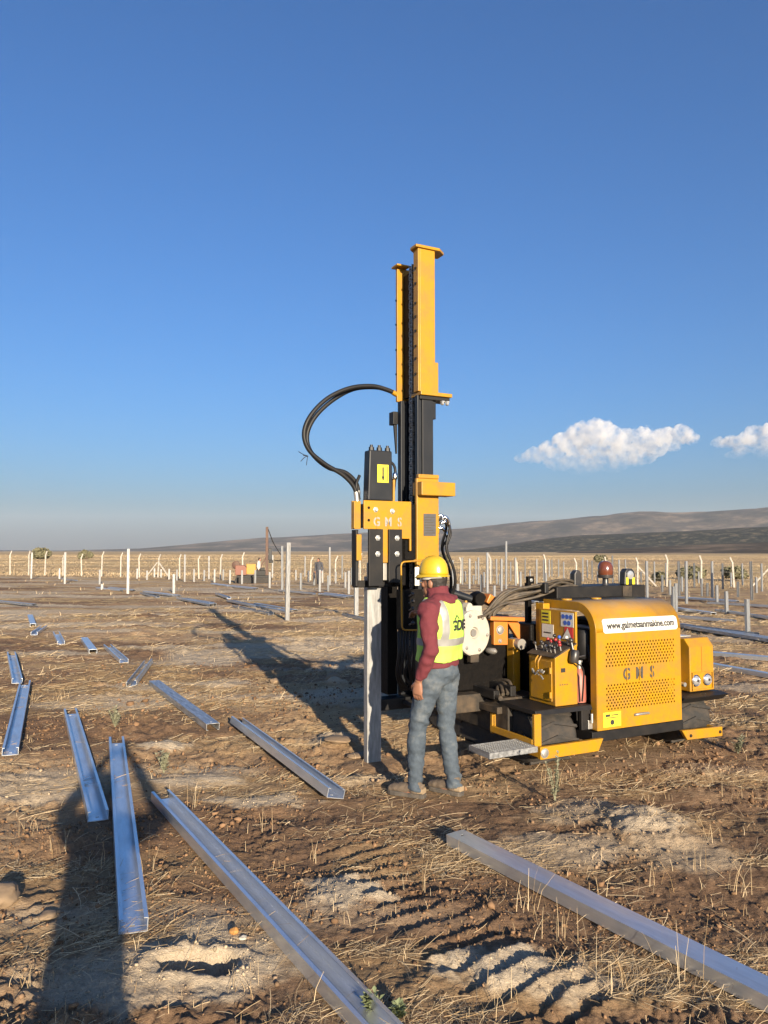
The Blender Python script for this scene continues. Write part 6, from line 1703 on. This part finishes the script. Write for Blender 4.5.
def stalks():
    """standing stubble and dry stalks, thin near by, and the tall dry grass beyond the fence"""
    xs, ys, hs, ws = [], [], [], []
    tufts = [(490, 735, 14, .22), (433, 712, 8, .20), (428, 705, 6, .22), (300, 692, 25, .10), (545, 785, 14, .18), (683, 985, 12, .26), (700, 880, 14, .16), (655, 890, 10, .18), (720, 850, 14, .12), (520, 910, 14, .14), (535, 905, 8, .22),
             (170, 660, 10, .15), (145, 870, 12, .20), (140, 905, 6, .25), (60, 700, 30, .12), (75, 722, 20, .14), (30, 700, 20, .10), (190, 810, 16, .15), (210, 700, 12, .12), (260, 830, 12, .13), (640, 760, 12, .14), (735, 800, 16, .12), (600, 900, 16, .16), (560, 940, 18, .16), (740, 900, 20, .16),
             (620, 990, 20, .14), (720, 980, 18, .18), (420, 640 + 60, 6, .2), (318, 860, 8, .12), (100, 860, 14, .12), (60, 850, 18, .12), (30, 830, 20, .10), (20, 1000, 20, .12), (250, 985, 10, .1), (330, 1000, 10, .12), (430, 890, 8, .14), (500, 1010, 12, .14), (660, 700, 10, .12), (740, 720, 14, .12), (580, 775, 10, .14)]
    for px, py, n, h in tufts:
        n = int(n * 0.4) + 1
        g = on_ground(px, py)
        xs += list(g.x + RNG.normal(0, 0.05 + 0.05 * (n > 15), n)); ys += list(g.y + RNG.normal(0, 0.05 + 0.04 * (n > 15), n)); hs += list(h * RNG.uniform(0.5, 1.3, n)); ws += [0.0028] * n
    N = 5500
    r = 2.3 * (60 / 2.3) ** RNG.random(N); az = RNG.uniform(R(-34), R(34), N); x, y = r * np.sin(az), r * np.cos(az)
    keep = (RNG.random(N) < 0.04 + 0.6 * sstep(0.5, 0.75, vnoise(x / 0.9, y / 0.5, 44))) & clear_of_things(x, y) & (y < fence_line_y(x) - 1)
    x, y, r = x[keep], y[keep], r[keep]
    xs += list(x); ys += list(y); hs += list(RNG.uniform(0.02, 0.08, len(x)) * np.clip(0.8 + r / 30, .8, 2)); ws += list(np.maximum(0.0025, 0.0006 * r))
    x, y, h, w = (np.array(q) for q in (xs, ys, hs, ws))
    k = clear_of_things(x, y); x, y, h, w = x[k], y[k], h[k], w[k]
    z = relief(x, y)[0]
    build_stalks('dry_stalks', x, y, z, h, w, 'dry standing stalks and stubble dotted over the field', 1.0)
    N = 260000
    t = RNG.random(N) ** 1.7
    az = RNG.uniform(R(-36), R(36), N)
    f0 = fence_line_y(0); d = (36 + (430 - 36) * t); x, y = d * np.tan(az), d
    keep = y > fence_line_y(x) + RNG.uniform(-2.0, 1.5, N) - 1.0
    field = vnoise(x / 40, y / 9, 46)
    keep &= RNG.random(N) < 0.25 + 0.75 * sstep(0.3, 0.55, field)
    x, y = x[keep], y[keep]
    h = RNG.uniform(0.05, 0.16, len(x)) * (0.4 + 1.0 * vnoise(x / 14, y / 6, 47)); w = 0.010 + 0.0003 * y
    build_stalks('tall_dry_grass', x, y, macro(x, y), h, w, 'golden dry grass standing beyond the fence', 0.85)

def build_stalks(name, x, y, z, h, w, label, bright):
    n = len(x)
    th = RNG.uniform(0, 2 * math.pi, n); lean = RNG.normal(0.25, 0.22, n)
    K = 3 if bright >= 1 else 2
    pts = np.empty((n, K, 2, 3))
    fa = RNG.uniform(-0.9, 0.9, n)
    for j in range(K):
        s = j / (K - 1.0)
        cx = x + np.cos(th) * lean * h * s * s; cy = y + np.sin(th) * lean * h * s * s; cz = z - 0.01 + h * s
        ww = w * (1 - 0.6 * s) / 2
        pts[:, j, 0] = np.stack([cx - np.cos(fa) * ww, cy - np.sin(fa) * ww, cz], -1); pts[:, j, 1] = np.stack([cx + np.cos(fa) * ww, cy + np.sin(fa) * ww, cz], -1)
    shade = (0.55 + 0.6 * vnoise(x / 25, y / 6, 48))[:, None] if bright < 1 else 1.0
    me = leaves_mesh(name, pts, STRAW, np.clip(straw_tint(n) * bright * shade, 0, 0.8))
    tag(link(name, me), label, None, None, 'stuff')

def clods():
    """crumbs of soil and gravel, real lumps joined into one cover"""
    ico = bmesh.new(); bmesh.ops.create_icosphere(ico, subdivisions=1, radius=1); ico.verts.ensure_lookup_table()
    iv = np.array([v.co[:] for v in ico.verts]); it = np.array([[v.index for v in f.verts] for f in ico.faces]); ico.free()
    N = 60000
    r = 2.0 * (13 / 2.0) ** RNG.random(N); az = RNG.uniform(R(-33), R(33), N); x, y = r * np.sin(az), r * np.cos(az)
    z, pale, tr = relief(x, y)
    keep = (RNG.random(N) < 0.10 + 0.75 * sstep(0.45, 0.7, vnoise(x / 0.7, y / 0.6, 51)) + 0.3 * pale) & clear_of_things(x, y)
    x, y, z, pale, r = x[keep], y[keep], z[keep], pale[keep], r[keep]; n = len(x)
    s = (RNG.gamma(1.0, 0.0026, n) + 0.0020) * np.where(pale > 0.4, 0.7, 1.1) * np.clip(r / 5, 0.8, 1.4)
    v = iv[None] * (s[:, None] * RNG.uniform(0.65, 1.3, (n, 3)))[:, None, :] * (1 + 0.33 * RNG.normal(0, 1, (n, len(iv), 1)))
    v = v + np.stack([x, y, z + s * 0.25], -1)[:, None, :]
    f = it[None] + (np.arange(n) * len(iv))[:, None, None]
    me = bpy.data.meshes.new('soil_clods')
    co = v.reshape(-1, 3).astype(np.float32); q = f.reshape(-1, 3)
    me.vertices.add(len(co)); me.vertices.foreach_set('co', co.ravel()); me.loops.add(q.size); me.polygons.add(len(q))
    me.loops.foreach_set('vertex_index', q.ravel().astype(np.int32)); me.polygons.foreach_set('loop_start', (np.arange(len(q)) * 3).astype(np.int32)); me.update(calc_edges=True)
    soil = np.array([0.20, 0.12, 0.068]) * RNG.uniform(0.5, 1.3, (n, 1)); grav = np.array([0.36, 0.29, 0.205]) * RNG.uniform(0.6, 1.3, (n, 1))
    c4 = np.ones((len(co), 4), np.float32); c4[:, :3] = np.repeat(soil * (1 - pale[:, None]) + grav * pale[:, None], len(iv), 0)
    at = me.color_attributes.new('tint', 'FLOAT_COLOR', 'POINT'); at.data.foreach_set('color', c4.ravel())
    m, nn, l, p = new_mat('clod'); a = nn.new('ShaderNodeAttribute'); a.attribute_name = 'tint'; l.new(a.outputs['Color'], p.inputs['Base Color']); p.inputs['Roughness'].default_value = 0.95; p.inputs['Specular IOR Level'].default_value = 0.1
    me.materials.append(m)
    tag(link('soil_clods', me), 'crumbled clods and gravel over the near soil', None, None, 'stuff')
litter(); stalks(); clods()

def stone(px, py, size, label, mat='stone', seed=1, flat=0.6):
    g = on_ground(px, py); z = float(relief(np.array([g.x]), np.array([g.y]))[0][0])
    bm = bmesh.new(); bmesh.ops.create_icosphere(bm, subdivisions=3, radius=1)
    for v in bm.verts:
        q = v.co.copy(); v.co = Vector((q.x * size, q.y * size * 0.8, q.z * size * flat)) * (1 + 0.28 * mnoise.noise(q * 1.3 + Vector((seed * 7, 0, 0))) + 0.10 * mnoise.noise(q * 4))
    me = bpy.data.meshes.new('stone'); bm.to_mesh(me); bm.free(); me.materials.append(MAT[mat])
    me.polygons.foreach_set('use_smooth', [True] * len(me.polygons))
    o = link('stone', me); o.location = (g.x, g.y, z + size * flat * 0.35); o.rotation_euler = (0, 0, seed)
    tag(o, label, 'stone', 'loose stones')
stone(3, 902, 0.10, 'large pale rounded stone cut by the left edge', seed=2)
stone(234, 936, 0.024, 'small orange stone beside the dug hole', 'orange_stone', 3, 0.8)
stone(243, 940, 0.020, 'small pale stone next to the orange one', 'grimy_white', 4)
stone(174, 974, 0.035, 'pale stone at the left rim of the dug hole', 'grimy_white', 5)
stone(275, 683, 0.075, 'pale stone left of the upright pile, before the mast shadow', seed=6)
stone(332, 682, 0.12, 'pointed pale lump of earth at the edge of the mast shadow', seed=7, flat=0.8)
stone(300, 699, 0.06, 'small brown lump beside a dry stalk near the mast shadow', seed=8)
stone(338, 748, 0.14, 'broad grey lump of spoil left of the driven pile', seed=9, flat=0.2)
stone(358, 756, 0.10, 'grey lump of spoil leaning at the foot of the driven pile', seed=10, flat=0.22)
stone(48, 917, 0.05, 'flat stone in the soil left of the shadow', seed=11, flat=0.3)
stone(690, 690, 0.05, 'dark clod below the right track', seed=12) if False else None

def weed(px, py, h, n, label, mat, seed, leaf=0.02, spread=0.5):
    rk = random.Random(seed); g = on_ground(px, py); z = float(relief(np.array([g.x]), np.array([g.y]))[0][0])
    root = empty('weed', (g.x, g.y, z - 0.005), 0)
    tag(root, label, 'weed', 'weeds in the field')
    lv = MB()
    for k in range(n):
        a = rk.uniform(0, 2 * math.pi); s = rk.uniform(0.15, 1) * spread; hh = h * rk.uniform(0.5, 1.0)
        pts = [Vector((0, 0, 0)), Vector((math.cos(a) * s * hh * 0.3, math.sin(a) * s * hh * 0.3, hh * 0.5)), Vector((math.cos(a) * s * hh * 0.7, math.sin(a) * s * hh * 0.7, hh))]
        sp_ = spline(pts, 5)
        MB().tube(sp_, [0.003 - 0.002 * i / len(sp_) for i in range(len(sp_))], 5).build('stem', mat, root)
        for i in range(2, len(sp_)):
            for q in range(3):
                b = rk.uniform(0, 2 * math.pi); L = leaf * rk.uniform(0.6, 1.4); d = Vector((math.cos(b), math.sin(b), rk.uniform(0.2, 0.9))).normalized(); w = d.cross(Vector((0, 0, 1))).normalized() * L * 0.28
                p = sp_[i]; m_ = p + d * L * 0.55 + Vector((0, 0, 0.1 * L))
                lv.add([p, m_ + w, p + d * L, m_ - w], [(0, 1, 2, 3)])
    lv.build('foliage', mat, root)
weed(555, 803, 0.34, 7, 'tall silvery weed in front of the rear left track', 'weed_leaf', 1, 0.028, 0.35)
weed(371, 1012, 0.09, 4, 'small green sprout beside the bottom end of the long channel', 'sprout_leaf', 2, 0.03, 0.9)
weed(398, 1020, 0.06, 4, 'low green sprout at the bottom edge, right of the other', 'sprout_leaf', 3, 0.03, 1.1)
weed(115, 727, 0.20, 8, 'grey-green weed between the leftmost long channels', 'weed_leaf', 4, 0.03, 0.9)
weed(164, 768, 0.18, 7, 'dark weed right of the photographer\'s arm shadow', 'weed_leaf', 5, 0.03, 0.8)
weed(738, 752, 0.16, 8, 'pale weed right of the yellow rear bumper', 'weed_leaf', 6, 0.03, 0.9)

def bush(px, py, w, h, label, seed, dist=None):
    r = ray(px, py)
    if dist: g = Vector((r.x * dist / r.y, dist, float(macro(0, 70))))
    else: g = on_ground(px, py)
    rk = np.random.default_rng(seed)
    root = empty('bush', g, 0); tag(root, label, 'bush', 'dark bushes beyond the fence')
    b = MB()
    for k in range(5):
        a = k * 1.3; b.tube([(0, 0, -0.1), (math.cos(a) * w * 0.15, math.sin(a) * w * 0.15, h * 0.35), (math.cos(a) * w * 0.3, math.sin(a) * w * 0.3, h * 0.7)], [0.05 * h, 0.035 * h, 0.015 * h], 6)
    b.build('trunk', 'trunk_bark', root)
    n = 1600
    lobes = [(rk.uniform(-.32, .32) * w, rk.uniform(-.3, .3) * w, h * rk.uniform(.35, .7), w * rk.uniform(.16, .3)) for _ in range(9)]
    li = rk.integers(0, 9, n); c = np.array(lobes)[li]
    d = rk.normal(0, 1, (n, 3)); d /= np.linalg.norm(d, axis=1)[:, None]
    p = c[:, :3] + d * (c[:, 3] * rk.uniform(0.5, 1.05, n) ** 0.5)[:, None]; p[:, 2] = np.maximum(p[:, 2], 0.05 * h)
    s = 0.055 * w
    t = rk.normal(0, 1, (n, 3)); t /= np.linalg.norm(t, axis=1)[:, None]; u = np.cross(t, d); u /= np.linalg.norm(u, axis=1)[:, None] + 1e-6
    pts = np.empty((n, 2, 2, 3))
    pts[:, 0, 0] = p - t * s - u * s * .6; pts[:, 0, 1] = p - t * s + u * s * .6; pts[:, 1, 0] = p + t * s - u * s * .6; pts[:, 1, 1] = p + t * s + u * s * .6
    link('crown', leaves_mesh('crown', pts, MAT['bush_leaf']), root)
bush(40, 560, 5.0, 3.0, 'wide dark bush on the horizon at the far left', 1, 190)
bush(86, 560, 3.4, 2.6, 'small round bush on the horizon right of the wide one', 2, 190)
for i, (px, w, h, dist, lab) in enumerate(((660, 1.2, 0.6, 60, 'low dark bush behind the fence, left of the pair on the right'), (690, 2.2, 0.8, 66, 'broad dark bush behind the fence on the right'), (736, 1.8, 0.9, 64, 'compact dark bush behind the fence near the right edge'),
                                     (443, 3, 1.3, 150, 'far bush showing right of the mast hoses'), (600, 3, 1.1, 160, 'far bush behind the amber beacon'))):
    bush(px, 570, w, h, lab, 10 + i, dist)
